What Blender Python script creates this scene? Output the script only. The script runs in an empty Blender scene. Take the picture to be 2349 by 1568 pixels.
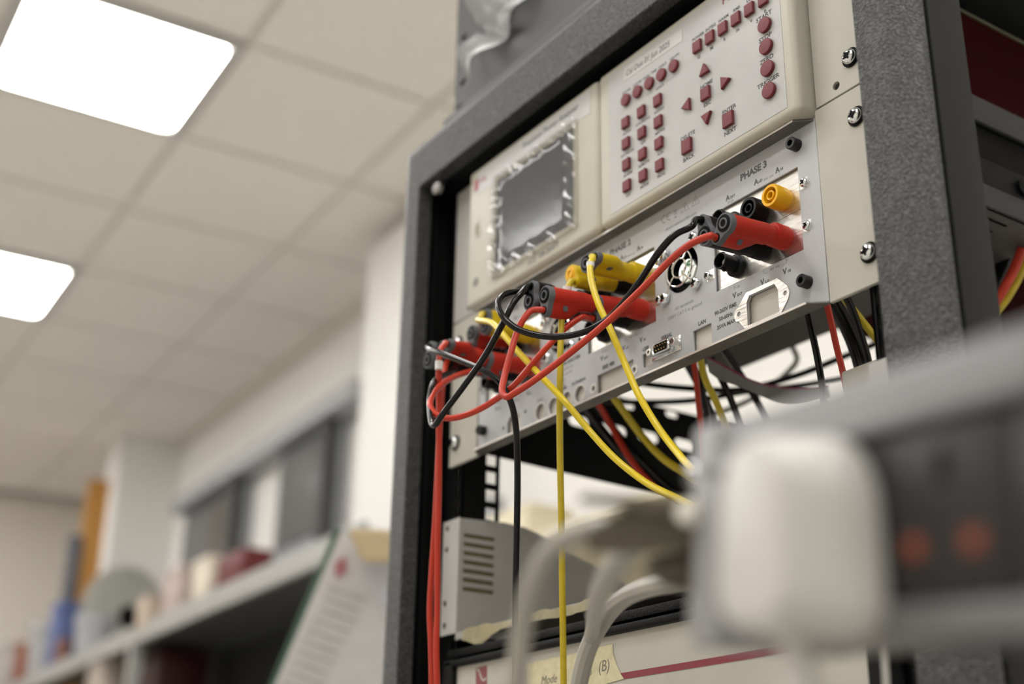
import bpy, bmesh, math, random
from mathutils import Vector, Matrix
random.seed(7)
sc = bpy.context.scene
COL = sc.collection
R = math.radians
W, H = 2349, 1568

# ------------------------------------------------------------------ camera
CO = Vector((0.695, -0.5554, -0.3136)); YAW, PIT, ROL, FPX = 0.988, 0.3776, 0.0154, 3020.7
fw = Vector((-math.sin(YAW)*math.cos(PIT), math.cos(YAW)*math.cos(PIT), math.sin(PIT)))
r0 = Vector((math.cos(YAW), math.sin(YAW), 0)); u0 = r0.cross(fw)
rt = math.cos(ROL)*r0 + math.sin(ROL)*u0; up = -math.sin(ROL)*r0 + math.cos(ROL)*u0
cd = bpy.data.cameras.new('camera'); cam = bpy.data.objects.new('camera', cd); COL.objects.link(cam)
m = Matrix((rt, up, -fw)).transposed().to_4x4(); m.translation = CO; cam.matrix_world = m
cd.sensor_width = 36; cd.lens = 36*FPX/W; cd.clip_start = .02
cd.dof.use_dof = True; cd.dof.focus_distance = .845; cd.dof.aperture_fstop = 3.7; cd.dof.aperture_blades = 9
sc.camera = cam

def P(u, v, x=None, y=None, z=None, d=None):
    """point on the ray of a photo position, at a measured plane x/y/z or depth d (metres)"""
    D = fw + rt*((u-W/2)/FPX) - up*((v-H/2)/FPX)
    if d is not None: t = d
    elif x is not None: t = (x-CO.x)/D.x
    elif y is not None: t = (y-CO.y)/D.y
    else: t = (z-CO.z)/D.z
    return CO + D*t

# ------------------------------------------------------------------ world, exposure
wd = bpy.data.worlds.new('world'); sc.world = wd; wd.use_nodes = True
bg = wd.node_tree.nodes['Background']; bg.inputs[0].default_value = (.9, .92, 1, 1); bg.inputs[1].default_value = .25
sc.view_settings.view_transform = 'Standard'; sc.view_settings.look = 'None'
sc.view_settings.gamma = 1; sc.view_settings.use_curve_mapping = False
sc.view_settings.exposure = 0.0
LIGHT = 17.2

# ------------------------------------------------------------------ materials
MC = {}
def mat(name, col, rough=.5, metal=0, bump=0, bscale=800, var=0, vscale=40, spec=None, trans=0, alpha=1, emit=None, coat=0, stretch=None, col2=None, r0=.35, r1=.65):
    if name in MC: return MC[name]
    m = bpy.data.materials.new(name); m.use_nodes = True; nt = m.node_tree; b = nt.nodes['Principled BSDF']
    b.inputs['Base Color'].default_value = (*col, 1); b.inputs['Roughness'].default_value = rough; b.inputs['Metallic'].default_value = metal
    if spec is not None: b.inputs['Specular IOR Level'].default_value = spec
    if trans: b.inputs['Transmission Weight'].default_value = trans
    if coat: b.inputs['Coat Weight'].default_value = coat; b.inputs['Coat Roughness'].default_value = .08
    if alpha < 1: b.inputs['Alpha'].default_value = alpha
    if emit: b.inputs['Emission Color'].default_value = (*emit[:3], 1); b.inputs['Emission Strength'].default_value = emit[3]
    tc = nt.nodes.new('ShaderNodeTexCoord'); src = tc.outputs['Object']
    if stretch:
        mp = nt.nodes.new('ShaderNodeMapping'); mp.inputs['Scale'].default_value = stretch
        nt.links.new(src, mp.inputs[0]); src = mp.outputs[0]
    n2 = nt.nodes.new('ShaderNodeTexNoise'); n2.inputs['Scale'].default_value = vscale; n2.inputs['Detail'].default_value = 4
    nt.links.new(src, n2.inputs['Vector'])
    cr = nt.nodes.new('ShaderNodeValToRGB'); v = var if var else .03
    c2 = col2 or tuple(min(1, c*(1+v)) for c in col)
    cr.color_ramp.elements[0].position = r0; cr.color_ramp.elements[1].position = r1
    cr.color_ramp.elements[0].color = (*[c*(1-v) for c in col], 1); cr.color_ramp.elements[1].color = (*c2, 1)
    nt.links.new(n2.outputs[0], cr.inputs[0]); nt.links.new(cr.outputs[0], b.inputs['Base Color'])
    if bump:
        n = nt.nodes.new('ShaderNodeTexNoise'); n.inputs['Scale'].default_value = bscale; n.inputs['Detail'].default_value = 2
        nt.links.new(src, n.inputs['Vector'])
        bp = nt.nodes.new('ShaderNodeBump'); bp.inputs['Strength'].default_value = min(1, bump); bp.inputs['Distance'].default_value = .001*max(1, bump)
        nt.links.new(n.outputs[0], bp.inputs['Height']); nt.links.new(bp.outputs[0], b.inputs['Normal'])
    MC[name] = m; return m

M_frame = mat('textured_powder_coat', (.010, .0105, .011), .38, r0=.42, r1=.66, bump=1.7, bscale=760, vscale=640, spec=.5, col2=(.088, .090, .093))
M_post = mat('smooth_dark_coat', (.013, .0133, .0133), .6, spec=.2, bump=.12, bscale=900)
M_black = mat('black_paint', (.003, .003, .003), .6, spec=.1)
M_blackt = mat('black_textured', (.004, .004, .0045), .5, spec=.15, bump=.5, bscale=900)
M_cream = mat('cream_plastic', (.47, .45, .375), .42, spec=.4)
M_ear = mat('beige_paint', (.45, .435, .375), .5)
M_label = mat('grey_overlay', (.43, .43, .43), .38, spec=.5, bump=.05, bscale=1800)
M_plate = mat('silver_grey_paint', (.45, .46, .475), .42, bump=.12, bscale=1500, spec=.5)
M_beige = mat('backing_beige', (.62, .59, .53), .6)
M_alu = mat('brushed_aluminium', (.80, .78, .75), .3, 1, bump=.18, bscale=600, var=.1, vscale=300, stretch=(.12, 1, 1))
M_flange = mat('shaded_zinc_flange', (.13, .125, .115), .42, .35, bump=.12, bscale=120, var=.15, vscale=60)  # zinc kept dark so its colour carries the shade of the flange undersides
M_chrome = mat('bright_zinc', (.75, .78, .80), .16, 1, var=.1, vscale=500)
M_wire = mat('plated_wire', (.82, .80, .76), .2, 1)
M_hex = mat('black_oxide_steel', (.008, .008, .009), .4, spec=.4)
M_btn = mat('maroon_rubber', (.155, .024, .030), .5, spec=.35, bump=.08, bscale=2500)
M_ink = mat('black_ink', (.045, .045, .05), .6)
M_ink2 = mat('grey_ink', (.16, .16, .165), .6)
M_redink = mat('maroon_ink', (.22, .03, .045), .5)
M_redp = mat('red_plug_plastic', (.42, .018, .007), .5, spec=.3, bump=.1, bscale=1500)
M_blkp = mat('black_plug_plastic', (.004, .004, .0045), .45, spec=.2)
M_gryp = mat('grey_plug_plastic', (.11, .116, .126), .55, spec=.25)
M_yelp = mat('yellow_plug_plastic', (.60, .42, .004), .45, spec=.3)
M_yelj = mat('amber_socket_plastic', (.80, .42, .002), .35, spec=.4)
M_redc = mat('red_silicone', (.45, .032, .013), .42, spec=.4)
M_redc2 = mat('red_pvc', (.48, .025, .005), .28, spec=.5)
M_blkc = mat('black_pvc', (.003, .003, .0035), .2, spec=.28)
M_yelc = mat('yellow_pvc', (.66, .50, .008), .3, spec=.5)
M_yelc2 = mat('soiled_yellow_pvc', (.50, .38, .012), .38, var=.06, vscale=150)
M_white = mat('white_plastic', (.56, .55, .52), .32, spec=.5)
M_marker = mat('white_marker_sleeve', (.75, .74, .72), .35)
M_green = mat('green_print', (.02, .22, .04), .5)
M_gold = mat('gold_pins', (.75, .52, .22), .25, 1)
M_glass = mat('dark_screen_glass', (.075, .078, .09), .4, spec=.9)
M_tape = mat('masking_tape', (.58, .53, .34), .6, bump=.3, bscale=400, var=.08, vscale=150)
M_pencil = mat('pencil', (.16, .15, .13), .8)
M_galv = mat('grey_enamel', (.33, .33, .315), .45)
M_alu2 = mat('anodised_extrusion', (.17, .17, .175), .42, .3)
M_dgrey = mat('dark_grey_plastic', (.012, .012, .013), .5, spec=.3)
M_orange = mat('orange_shutter', (.22, .045, .005), .5)
M_beigec = mat('putty_pvc', (.33, .315, .27), .45)
M_tan = mat('tan_hood_plastic', (.14, .125, .092), .6, spec=.2)
M_maroonbox = mat('dark_maroon_paint', (.022, .0008, .0016), .8, bump=.25, bscale=900, spec=.04)
M_under = mat('taupe_steel', (.06, .056, .05), .5)
M_grayrail = mat('grey_rail', (.022, .022, .023), .55, bump=.25, bscale=1200)
M_ribbon = mat('ribbon_cable_grey', (.30, .29, .28), .45)

# ------------------------------------------------------------------ mesh helpers
def tag(o, label=None, cat=None, group=None, kind=None):
    if label: o['label'] = label
    if cat: o['category'] = cat
    if group: o['group'] = group
    if kind: o['kind'] = kind
    return o
def thing(name, label, cat, loc=(0, 0, 0), group=None):
    o = bpy.data.objects.new(name, None); COL.objects.link(o); o.location = loc; o.empty_display_size = .02
    return tag(o, label, cat, group)
def obj(name, bm, m, parent=None, smooth=True, label=None):
    me = bpy.data.meshes.new(name); bmesh.ops.recalc_face_normals(bm, faces=bm.faces[:]); bm.to_mesh(me); bm.free()
    if m is not None:
        for x in (m if isinstance(m, (list, tuple)) else [m]): me.materials.append(x)
    if smooth:
        for p in me.polygons: p.use_smooth = True
        try: me.set_sharp_from_angle(angle=R(35))
        except Exception: pass
    o = bpy.data.objects.new(name, me); COL.objects.link(o)
    if parent is not None:
        o.parent = parent
        if parent.type == 'EMPTY': o.matrix_parent_inverse = Matrix.Translation(-Vector(parent.location))
    if label: o['label'] = label
    return o
def cp(src, parent, offset, name=None):
    c = src.copy(); COL.objects.link(c); c.parent = parent
    c.location = Vector(src.location) + Vector(offset); return c
def bx(bm, x0, x1, y0, y1, z0, z1, bev=0, seg=2, mi=0):
    r = bmesh.ops.create_cube(bm, size=1); vs = r['verts']
    for v in vs: v.co = Vector(((x0+x1)/2 + v.co.x*(x1-x0), (y0+y1)/2 + v.co.y*(y1-y0), (z0+z1)/2 + v.co.z*(z1-z0)))
    fs = list({f for v in vs for f in v.link_faces})
    for f in fs: f.material_index = mi
    if bev:
        es = list({e for v in vs for e in v.link_edges})
        bmesh.ops.bevel(bm, geom=es, offset=bev, segments=seg, affect='EDGES', profile=.5)
    return bm
def box(*a, **k): return bx(bmesh.new(), *a, **k)
def frame_of(axis):
    a = Vector(axis).normalized(); t = Vector((0, 0, 1)) if abs(a.z) < .9 else Vector((1, 0, 0))
    n = a.cross(t).normalized(); return a, n, a.cross(n)
def lathe(bm, org, axis, prof, n=24, mi=0, cap0=True, cap1=True):
    """prof: list of (distance along axis, radius)"""
    a, e1, e2 = frame_of(axis); org = Vector(org); rings = []
    for h, r in prof:
        rings.append([bm.verts.new(org + a*h + (e1*math.cos(2*math.pi*i/n) + e2*math.sin(2*math.pi*i/n))*max(r, 1e-5)) for i in range(n)])
    for A, B in zip(rings, rings[1:]):
        for i in range(n):
            f = bm.faces.new((A[i], A[(i+1) % n], B[(i+1) % n], B[i])); f.material_index = mi
    if cap0: bm.faces.new(rings[0]).material_index = mi
    if cap1: bm.faces.new(rings[-1][::-1]).material_index = mi
    return bm
def spline(pts, k=10):
    p = [Vector(q) for q in pts]; p = [p[0]*2-p[1]] + p + [p[-1]*2-p[-2]]; out = []
    for i in range(1, len(p)-2):
        d = [max((p[i+j+1]-p[i+j]).length, 1e-6)**.5 for j in (-1, 0, 1)]
        t0, t1 = 0, d[0]; t2 = t1+d[1]; t3 = t2+d[2]
        for s in range(k):
            t = t1 + (t2-t1)*s/k
            A1 = p[i-1]*((t1-t)/(t1-t0)) + p[i]*((t-t0)/(t1-t0)); A2 = p[i]*((t2-t)/(t2-t1)) + p[i+1]*((t-t1)/(t2-t1))
            A3 = p[i+1]*((t3-t)/(t3-t2)) + p[i+2]*((t-t2)/(t3-t2))
            B1 = A1*((t2-t)/(t2-t0)) + A2*((t-t0)/(t2-t0)); B2 = A2*((t3-t)/(t3-t1)) + A3*((t-t1)/(t3-t1))
            out.append(B1*((t2-t)/(t2-t1)) + B2*((t-t1)/(t2-t1)))
    out.append(p[-2]); return out
def tube(pts, r, k=10, n=12, bm=None, raw=False, flat=1.0):
    bm = bm or bmesh.new(); q = [Vector(p) for p in pts] if raw else spline(pts, k)
    rings = []; nrm = None
    for i, p in enumerate(q):
        t = (q[min(i+1, len(q)-1)] - q[max(i-1, 0)]).normalized()
        if nrm is None: nrm = frame_of(t)[1]
        nrm = (nrm - t*nrm.dot(t)).normalized(); b = t.cross(nrm)
        rings.append([bm.verts.new(p + (nrm*math.cos(2*math.pi*j/n) + b*math.sin(2*math.pi*j/n)*flat)*r) for j in range(n)])
    for A, B in zip(rings, rings[1:]):
        for i in range(n): bm.faces.new((A[i], A[(i+1) % n], B[(i+1) % n], B[i]))
    bm.faces.new(rings[0]); bm.faces.new(rings[-1][::-1]); return bm
def circ(cx, cz, r, n=24, sx=1, a0=0): return [(cx + r*sx*math.cos(a0+2*math.pi*i/n), cz + r*math.sin(a0+2*math.pi*i/n)) for i in range(n)]
def rect(x0, x1, z0, z1): return [(x0, z0), (x1, z0), (x1, z1), (x0, z1)]
def oval(cx, cz, L, h, n=8):
    r = h/2; e = L/2-r
    return [(cx+e+r*math.cos(R(-90+180*i/n)), cz+r*math.sin(R(-90+180*i/n))) for i in range(n+1)] + [(cx-e+r*math.cos(R(90+180*i/n)), cz+r*math.sin(R(90+180*i/n))) for i in range(n+1)]
def plate_bm(loops, a0, a1, plane='XZ', bm=None, bev=0):
    """flat plate from even-odd loops, thickness a0..a1 across the plane"""
    cu = bpy.data.curves.new('tmp', 'CURVE'); cu.dimensions = '2D'; cu.fill_mode = 'BOTH'
    cu.extrude = abs(a1-a0)/2 - bev; cu.bevel_depth = bev; cu.offset = -bev
    for L in loops:
        s = cu.splines.new('POLY'); s.points.add(len(L)-1); s.use_cyclic_u = True
        for pt, (x, y) in zip(s.points, L): pt.co = (x, y, 0, 1)
    ob = bpy.data.objects.new('tmp', cu); COL.objects.link(ob)
    dg = bpy.context.evaluated_depsgraph_get(); me = bpy.data.meshes.new_from_object(ob.evaluated_get(dg))
    mid = (a0+a1)/2
    for v in me.vertices:
        x, y, z = v.co
        v.co = (x, mid+z, y) if plane == 'XZ' else ((mid+z, x, y) if plane == 'YZ' else (x, y, mid+z))
    bm = bm or bmesh.new(); bm.from_mesh(me)
    bpy.data.objects.remove(ob); bpy.data.curves.remove(cu); bpy.data.meshes.remove(me)
    bmesh.ops.remove_doubles(bm, verts=bm.verts[:], dist=1e-6)
    return bm
def txt(bm, s, x, z, size, y, align='LEFT', bold=0, shear=0, rot=0, sx=1.0, M=None, ext=.00004):
    cu = bpy.data.curves.new('tmp', 'FONT'); cu.body = s; cu.size = size; cu.align_x = align; cu.offset = bold; cu.shear = shear; cu.extrude = ext
    cu.resolution_u = 3
    ob = bpy.data.objects.new('tmp', cu); COL.objects.link(ob)
    dg = bpy.context.evaluated_depsgraph_get(); me = bpy.data.meshes.new_from_object(ob.evaluated_get(dg))
    c, sn = math.cos(rot), math.sin(rot)
    for v in me.vertices:
        a, b, e = v.co; a *= sx
        if M is None: v.co = (x + a*c - b*sn, y - e, z + a*sn + b*c)
        else: v.co = M @ Vector((a, b, e))
    bm.from_mesh(me); bpy.data.objects.remove(ob); bpy.data.curves.remove(cu); bpy.data.meshes.remove(me)
def line(bm, x0, z0, x1, z1, w, y):
    d = Vector((x1-x0, z1-z0)); n = Vector((-d.y, d.x)).normalized()*w/2
    vs = [bm.verts.new((x0+n.x, y, z0+n.y)), bm.verts.new((x1+n.x, y, z1+n.y)), bm.verts.new((x1-n.x, y, z1-n.y)), bm.verts.new((x0-n.x, y, z0-n.y))]
    bm.faces.new(vs)
def quadpx(pts, thick, bm=None, **pl):
    """thin slab through photo positions on one plane, given real thickness along its normal"""
    bm = bm or bmesh.new(); q = [P(u, v, **pl) for u, v in pts]
    n = (q[1]-q[0]).cross(q[2]-q[0]).normalized()*thick
    A = [bm.verts.new(p) for p in q]; B = [bm.verts.new(p+n) for p in q]; bm.faces.new(A); bm.faces.new(B[::-1]); k = len(q)
    for i in range(k): bm.faces.new((A[i], B[i], B[(i+1) % k], A[(i+1) % k]))
    return bm
def screw_bm(r=.0035, h=.0022, washer=0, big=False):
    bm = bmesh.new()
    if washer: lathe(bm, (0, 0, 0), (0, -1, 0), [(0, washer), (.0008, washer)], 20, mi=1)
    b0 = .0008 if washer else 0
    lathe(bm, (0, -b0, 0), (0, -1, 0), [(0, r), (h*.45, r), (h*.75, r*.9), (h*.95, r*.68), (h*1.02, r*.45), (h*.8, r*.42), (h*.3, r*.12)], 20)
    for a in (0, 1):
        w, l = r*.14, r*.62
        if a: w, l = l, w
        bx(bm, -w, w, -b0-h*1.06, -b0-h*.8, -l, l, mi=1)
    return bm
def place_screws(parent, spots, bm, name='screw', mats=None):
    first = None
    for p in spots:
        if first is None:
            first = obj(name, bm, mats or [M_chrome, M_black], parent); first.location = Vector(p); o = first
            first.rotation_euler.y = random.uniform(0, 3)
        else:
            o = first.copy(); COL.objects.link(o); o.parent = parent; o.location = Vector(p); o.rotation_euler.y = random.uniform(0, 3)
    return first

# ------------------------------------------------------------------ the room (turned a little against the rack)
TH = R(-2.3); EX = Vector((math.cos(TH), math.sin(TH), 0)); EY = Vector((-math.sin(TH), math.cos(TH), 0))
def RC(a, b, z): return Vector((CO.x, CO.y, 0)) + EX*a + EY*b + Vector((0, 0, z))
ROOM = Matrix.Translation((CO.x, CO.y, 0)) @ Matrix.Rotation(TH, 4, 'Z')
def PB(u, v, b):
    D = fw + rt*((u-W/2)/FPX) - up*((v-H/2)/FPX); return ROOM.inverted() @ (CO + D*(b/D.dot(EY)))
def PA(u, v, a):
    D = fw + rt*((u-W/2)/FPX) - up*((v-H/2)/FPX); return ROOM.inverted() @ (CO + D*(a/D.dot(EX)))
def inroom(o): o.matrix_world = ROOM @ o.matrix_world if o.parent is None else o.matrix_world; return o
CEIL, FLR = 1.826, -.87
A0, A1, B0, B1 = -8.6, 3.4, -3.4, 2.06
M_ceil = mat('ceiling_tile_white', (.84, .80, .74), .9, bump=.2, bscale=160)
M_tbar = mat('ceiling_grid_metal', (.68, .645, .59), .6)
M_wall = mat('wall_paint', (.82, .77, .69), .85, bump=.05, bscale=90)
M_wallw = mat('white_wall_paint', (.80, .79, .76), .8)
M_floor = mat('vinyl_floor', (.42, .41, .385), .45, var=.08, vscale=20)
def rbox(name, a0, a1, b0, b1, z0, z1, m, parent=None, kind='structure', bev=0):
    o = obj(name, box(a0, a1, b0, b1, z0, z1, bev=bev), m, None, smooth=False)
    if parent is None: inroom(o)
    else: o.parent = parent
    if kind and parent is None: o['kind'] = kind
    return o
rbox('floor', A0, A1, B0, B1, FLR-.1, FLR, M_floor)
rbox('wall_back', A0-.1, A1+.1, B1, B1+.12, FLR, CEIL+.1, M_wallw)
rbox('wall_front', A0-.1, A1+.1, B0-.12, B0, FLR, CEIL+.1, M_wall)
rbox('wall_left', A0-.12, A0, B0, B1, FLR, CEIL+.1, M_wall)
rbox('wall_right', A1, A1+.12, B0, B1, FLR, CEIL+.1, M_wall)
ceil = rbox('ceiling', A0, A1, B0, B1, CEIL+.012, CEIL+.1, M_tbar)
# grid lines through the photographed corners: a = -3.09 + .6 k, b = .973 + .6 k
ga = [-3.09 + .6*k for k in range(-10, 12)]; gb = [.973 + .6*k for k in range(-8, 3)]
lights_cells = set()
for ka in range(-3, 4):
    for b_lo in (.373, -.827, -2.027):
        lights_cells.add((round(-3.69 + 1.8*ka, 2), round(b_lo, 2)))
tile = None
for i in range(len(ga)-1):
    for j in range(len(gb)-1):
        a, b = ga[i], gb[j]
        if a < A0-.3 or a+.6 > A1+.3 or b < B0-.3 or b > B1: continue
        if (round(a, 2), round(b, 2)) in lights_cells: continue
        if tile is None:
            bm = box(.010, .590, .010, .590, .003, .0115, bev=.003, seg=1)
            tile = obj('ceiling_tile', bm, M_ceil, ceil, smooth=False); o = tile
        else:
            o = tile.copy(); COL.objects.link(o); o.parent = ceil
        aa, bb = max(a, A0), max(b, B0)
        sa, sb = min(a+.6, A1)-aa, min(b+.6, B1)-bb
        o.location = (aa, bb, CEIL); o.scale = (sa/.6, sb/.6, 1)
M_emit = mat('light_diffuser', (.9, .9, .9), .5, emit=(1.0, .982, .96, LIGHT))
proto = None
for (a, b) in sorted(lights_cells):
    if a < A0 or a > A1-.5: continue
    t = thing('ceiling_light', 'square white ceiling light panel further along the ceiling outside the view', 'ceiling light', RC(a, b, CEIL), 'square ceiling light panels out of view')
    t.rotation_euler.z = TH
    if abs(a+3.69) < .02 and b > 0: tag(t, 'glowing square ceiling light panel, the larger and nearer one at top left', 'ceiling light'); del t['group']
    if abs(a+5.49) < .02 and b > 0: tag(t, 'glowing square ceiling light panel, the smaller one cut by the left edge below the other', 'ceiling light'); del t['group']
    if proto is None:
        bm = plate_bm([rect(.004, .596, .004, .596), [(x, y) for x, y in rect(.03, .57, .03, .57)][::-1]], -.012, .012, 'XY')
        f = obj('frame', bm, M_white, None, smooth=False); f.parent = t
        bm = bmesh.new(); rr = .04; pts = []
        for cx, cy, s in ((.525, .525, 0), (.075, .525, 90), (.075, .075, 180), (.525, .075, 270)):
            pts += [(cx+.045*math.cos(R(s+15*i)), cy+.045*math.sin(R(s+15*i))) for i in range(7)]
        dfu = obj('diffuser', plate_bm([pts], -.010, .004, 'XY'), M_emit, None, smooth=False); dfu.parent = t; proto = (f, dfu)
    else:
        for s in proto:
            c = s.copy(); COL.objects.link(c); c.parent = t

# end wall details: white column, wooden door, far grey cabinet
rbox('wall_end', -7.25, -6.95, 1.735, B1, FLR, CEIL, M_wallw)
rbox('trim_1', A0, A1, B1-.03, B1, CEIL-.05, CEIL-.002, M_tbar)
rbox('trim_2', A0, A0+.03, B0, B1, CEIL-.05, CEIL-.002, M_tbar)
M_wood = mat('orange_wood', (.46, .22, .045), .45, var=.12, vscale=8, stretch=(4, 4, .6))
d1 = rbox('door_1', -7.18, -7.10, 1.635, 1.735, FLR, 1.60, M_wood)
d1['label'] = 'orange-brown wooden door edge at the far end of the room'
# wall windows, dark glass in grey frames under a grey beam
M_wglass = mat('dim_window_glass', (.13, .135, .14), .12, spec=.6)
M_wframe = mat('grey_window_frame', (.27, .28, .30), .5)
M_wdark = mat('dark_reveal', (.05, .05, .05), .6)
def wall_window(name, tl, tr, br, lab):
    b = B1-.01; q0 = PB(*tl, b); q1 = PB(*tr, b); q2 = PB(*br, b)
    a0, a1, z0, z1 = q0.x, q1.x, q2.z, (q0.z+q1.z)/2
    w = rbox(name, a0, a1, B1-.05, B1-.005, z0, z1, M_wframe); w['label'] = lab
    g = rbox('pane', a0+.04, a1-.07, B1-.056, B1-.05, z0+.05, z1-.05, M_wglass, parent=w)
    g2 = rbox('reveal', a1-.07, a1-.005, B1-.10, B1-.05, z0, z1-.02, M_wdark, parent=w)
wall_window('window_1', (668, 985), (805, 905), (795, 1230), 'dark glass wall window nearest the rack, with grey frame')
wall_window('window_2', (448, 1130), (588, 1052), (578, 1285), 'dark glass wall window further left beyond the white strip')
q0, q1 = PB(560, 1045, B1-.1), PB(822, 868, B1-.1)
rbox('trim_3', q0.x-1.0, q1.x, B1-.12, B1-.001, q1.z-.075, q1.z, mat('grey_beam_paint', (.40, .41, .43), .5))
q = PB(822, 1000, B1-.25)
rbox('trim_4', q.x, q.x+.5, B1-.25, B1-.001, FLR, CEIL-.05, M_wallw)

# ------------------------------------------------------------------ equipment rack
rack = thing('equipment_rack', 'open dark grey textured steel equipment rack holding the instruments', 'rack', (0, .3, FLR))
rings = [(.2605, .271, -.018), (.2605, .271, -.0312), (.2613, .2718, -.032), (.2800, .3095, -.032), (.2806, .3101, -.0308), (.2840, .3125, -.0306), (.2950, .3215, -.0262), (.2995, .3242, -.0215), (.3000, .3245, -.018)]
bm = bmesh.new(); V = []
NS = 1
for x, z, y in rings:
    yr = -.032 if .2801 < x < .29 else y
    V.append([bm.verts.new(p) for p in ((-x, y, FLR+.0), (-x, y, z), (x, yr, z), (x, yr, FLR+.0))])
for i in range(len(V)):
    A, B = V[i], V[(i+1) % len(V)]
    for j in range(3): bm.faces.new((A[j], A[j+1], B[j+1], B[j]))
bm.faces.new([v[0] for v in V]); bm.faces.new([v[3] for v in V][::-1])
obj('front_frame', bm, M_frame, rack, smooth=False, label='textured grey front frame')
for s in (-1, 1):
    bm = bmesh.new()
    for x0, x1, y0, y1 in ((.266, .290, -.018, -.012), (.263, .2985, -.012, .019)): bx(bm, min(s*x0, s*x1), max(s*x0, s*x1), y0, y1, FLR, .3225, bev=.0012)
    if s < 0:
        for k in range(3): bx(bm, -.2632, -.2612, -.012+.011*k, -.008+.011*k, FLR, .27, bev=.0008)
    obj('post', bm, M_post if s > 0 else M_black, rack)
    bm = box(min(s*.26, s*.298), max(s*.26, s*.298), .78, .82, FLR, .3225, bev=.002); obj('rear_post', bm, M_black, rack)
# top plate edge with holes, behind the top beam
bm = plate_bm([rect(-.2605, .2605, -.018, .019), circ(-.0105, -.009, .0028, 12), circ(.0050, -.009, .0028, 12)], .2705, .2735, 'XY')
bx(bm, -.2605, .2605, -.015, .02, .2745, .32); obj('top_channel', bm, M_blackt, rack)
obj('top_channel_rear', box(-.2605, .2605, .78, .82, .27, .3225), M_black, rack)
# front mounting rails with square holes in the side web
for s in (-1, 1):
    def X(a, b): return (min(s*a, s*b), max(s*a, s*b))
    bm = bmesh.new(); zs = [FLR+.05+.0159*k for k in range(0, int((.27-FLR-.06)/.0159))]
    off = (.0099 - (FLR+.05)) % .0159
    hol = [rect(.0268, .0372, zc+off-.0054, zc+off+.0054) for zc in zs if -.35 < zc < .25]
    x0, x1 = X(.225, .2268)
    plate_bm([rect(.003, .0405, FLR+.02, .27)] + hol, x0, x1, 'YZ', bm)
    x0, x1 = X(.225, .256); plate_bm([rect(x0, x1, FLR+.02, .27)] + [rect(s*.2327-.0035, s*.2327+.0035, zc+off-.0045, zc+off+.0045) for zc in zs if -.35 < zc < .25], .003, .005, 'XZ', bm)
    x0, x1 = X(.254, .257); bx(bm, x0, x1, .003, .018, FLR+.02, .27)
    obj('mounting_rail', bm, M_black, rack, smooth=False)
    # depth brace with oval holes
    xb = s*.238; bm = bmesh.new(); hs = []
    if s < 0:
        for (u, v, L) in ((1327, 966, .024), (1408, 986, .030), (1486, 1001, .026), (1250, 950, .02), (1570, 1020, .026)):
            q = P(u, v, x=xb); hs.append(oval(q.y, q.z, L, .011))
        for (u, v, L) in ((1440, 930, .016), (1540, 950, .016)):
            q = P(u, v, x=xb); hs.append(oval(q.y, q.z, L, .007))
        zl, zh = P(1350, 1088, x=xb).z, P(1480, 925, x=xb).z
    else: zl, zh = .02, .09
    if s < 0:
        plate_bm([[(.019, zl), (.80, zl-.02), (.80, zh), (.019, zh)]] + hs, xb-.0012, xb+.0012, 'YZ', bm)
        obj('side_brace', bm, M_black, rack, smooth=False)
    x0, x1 = X(.262, .298); obj('base_rail', box(x0, x1, .019, .78, FLR, FLR+.05), M_black, rack); obj('top_rail', box(x0, x1, .019, .78, .30, .3225), M_black, rack)
obj('bolt', lathe(bmesh.new(), (-.2425, -.020, .2655), (0, -1, 0), [(0, .0075), (.004, .0075), (.0055, .005), (.006, .002)], 16), mat('dull_steel', (.4, .4, .4), .35, 1), rack)

# ------------------------------------------------------------------ dark panel with film above the rack
M_panel2 = mat('charcoal_panel', (.05, .05, .052), .5)
M_film = bpy.data.materials.new('clear_film'); M_film.use_nodes = True; _n = M_film.node_tree; _n.nodes.clear()
_o = _n.nodes.new('ShaderNodeOutputMaterial'); _t = _n.nodes.new('ShaderNodeBsdfTransparent'); _g = _n.nodes.new('ShaderNodeBsdfGlossy'); _g.inputs['Roughness'].default_value = .09
_l = _n.nodes.new('ShaderNodeLayerWeight'); _l.inputs[0].default_value = .22; _m = _n.nodes.new('ShaderNodeMixShader'); _d = _n.nodes.new('ShaderNodeBsdfDiffuse'); _m2 = _n.nodes.new('ShaderNodeMixShader'); _m2.inputs[0].default_value = .05
_n.links.new(_l.outputs['Fresnel'], _m.inputs[0]); _n.links.new(_t.outputs[0], _m.inputs[1]); _n.links.new(_g.outputs[0], _m.inputs[2]); _n.links.new(_m.outputs[0], _m2.inputs[1]); _n.links.new(_d.outputs[0], _m2.inputs[2]); _n.links.new(_m2.outputs[0], _o.inputs[0])
pn = thing('blanking_panel', 'charcoal rack panel above the top beam, partly hidden under clear film', 'panel', (0, 0, .336))
bm = plate_bm([rect(-.2413, .2413, .336, .62), oval(-.2275, .3755, .011, .0065), oval(-.2275, .426, .011, .0065), oval(-.2275, .5, .011, .0065)], -.008, -.004, 'XZ')
obj('face', bm, M_panel2, pn, smooth=False)
obj('lower_flange', box(-.2413, .2413, -.02, .1, .3247, .336, bev=.001), M_panel2, pn)
obj('housing', box(-.215, .215, .0, .55, .336, .62), M_grayrail, pn)
place_screws(pn, [(-.2275, -.0085, .345)], screw_bm(.0045, .003, .006), mats=[M_black, M_black])
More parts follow.
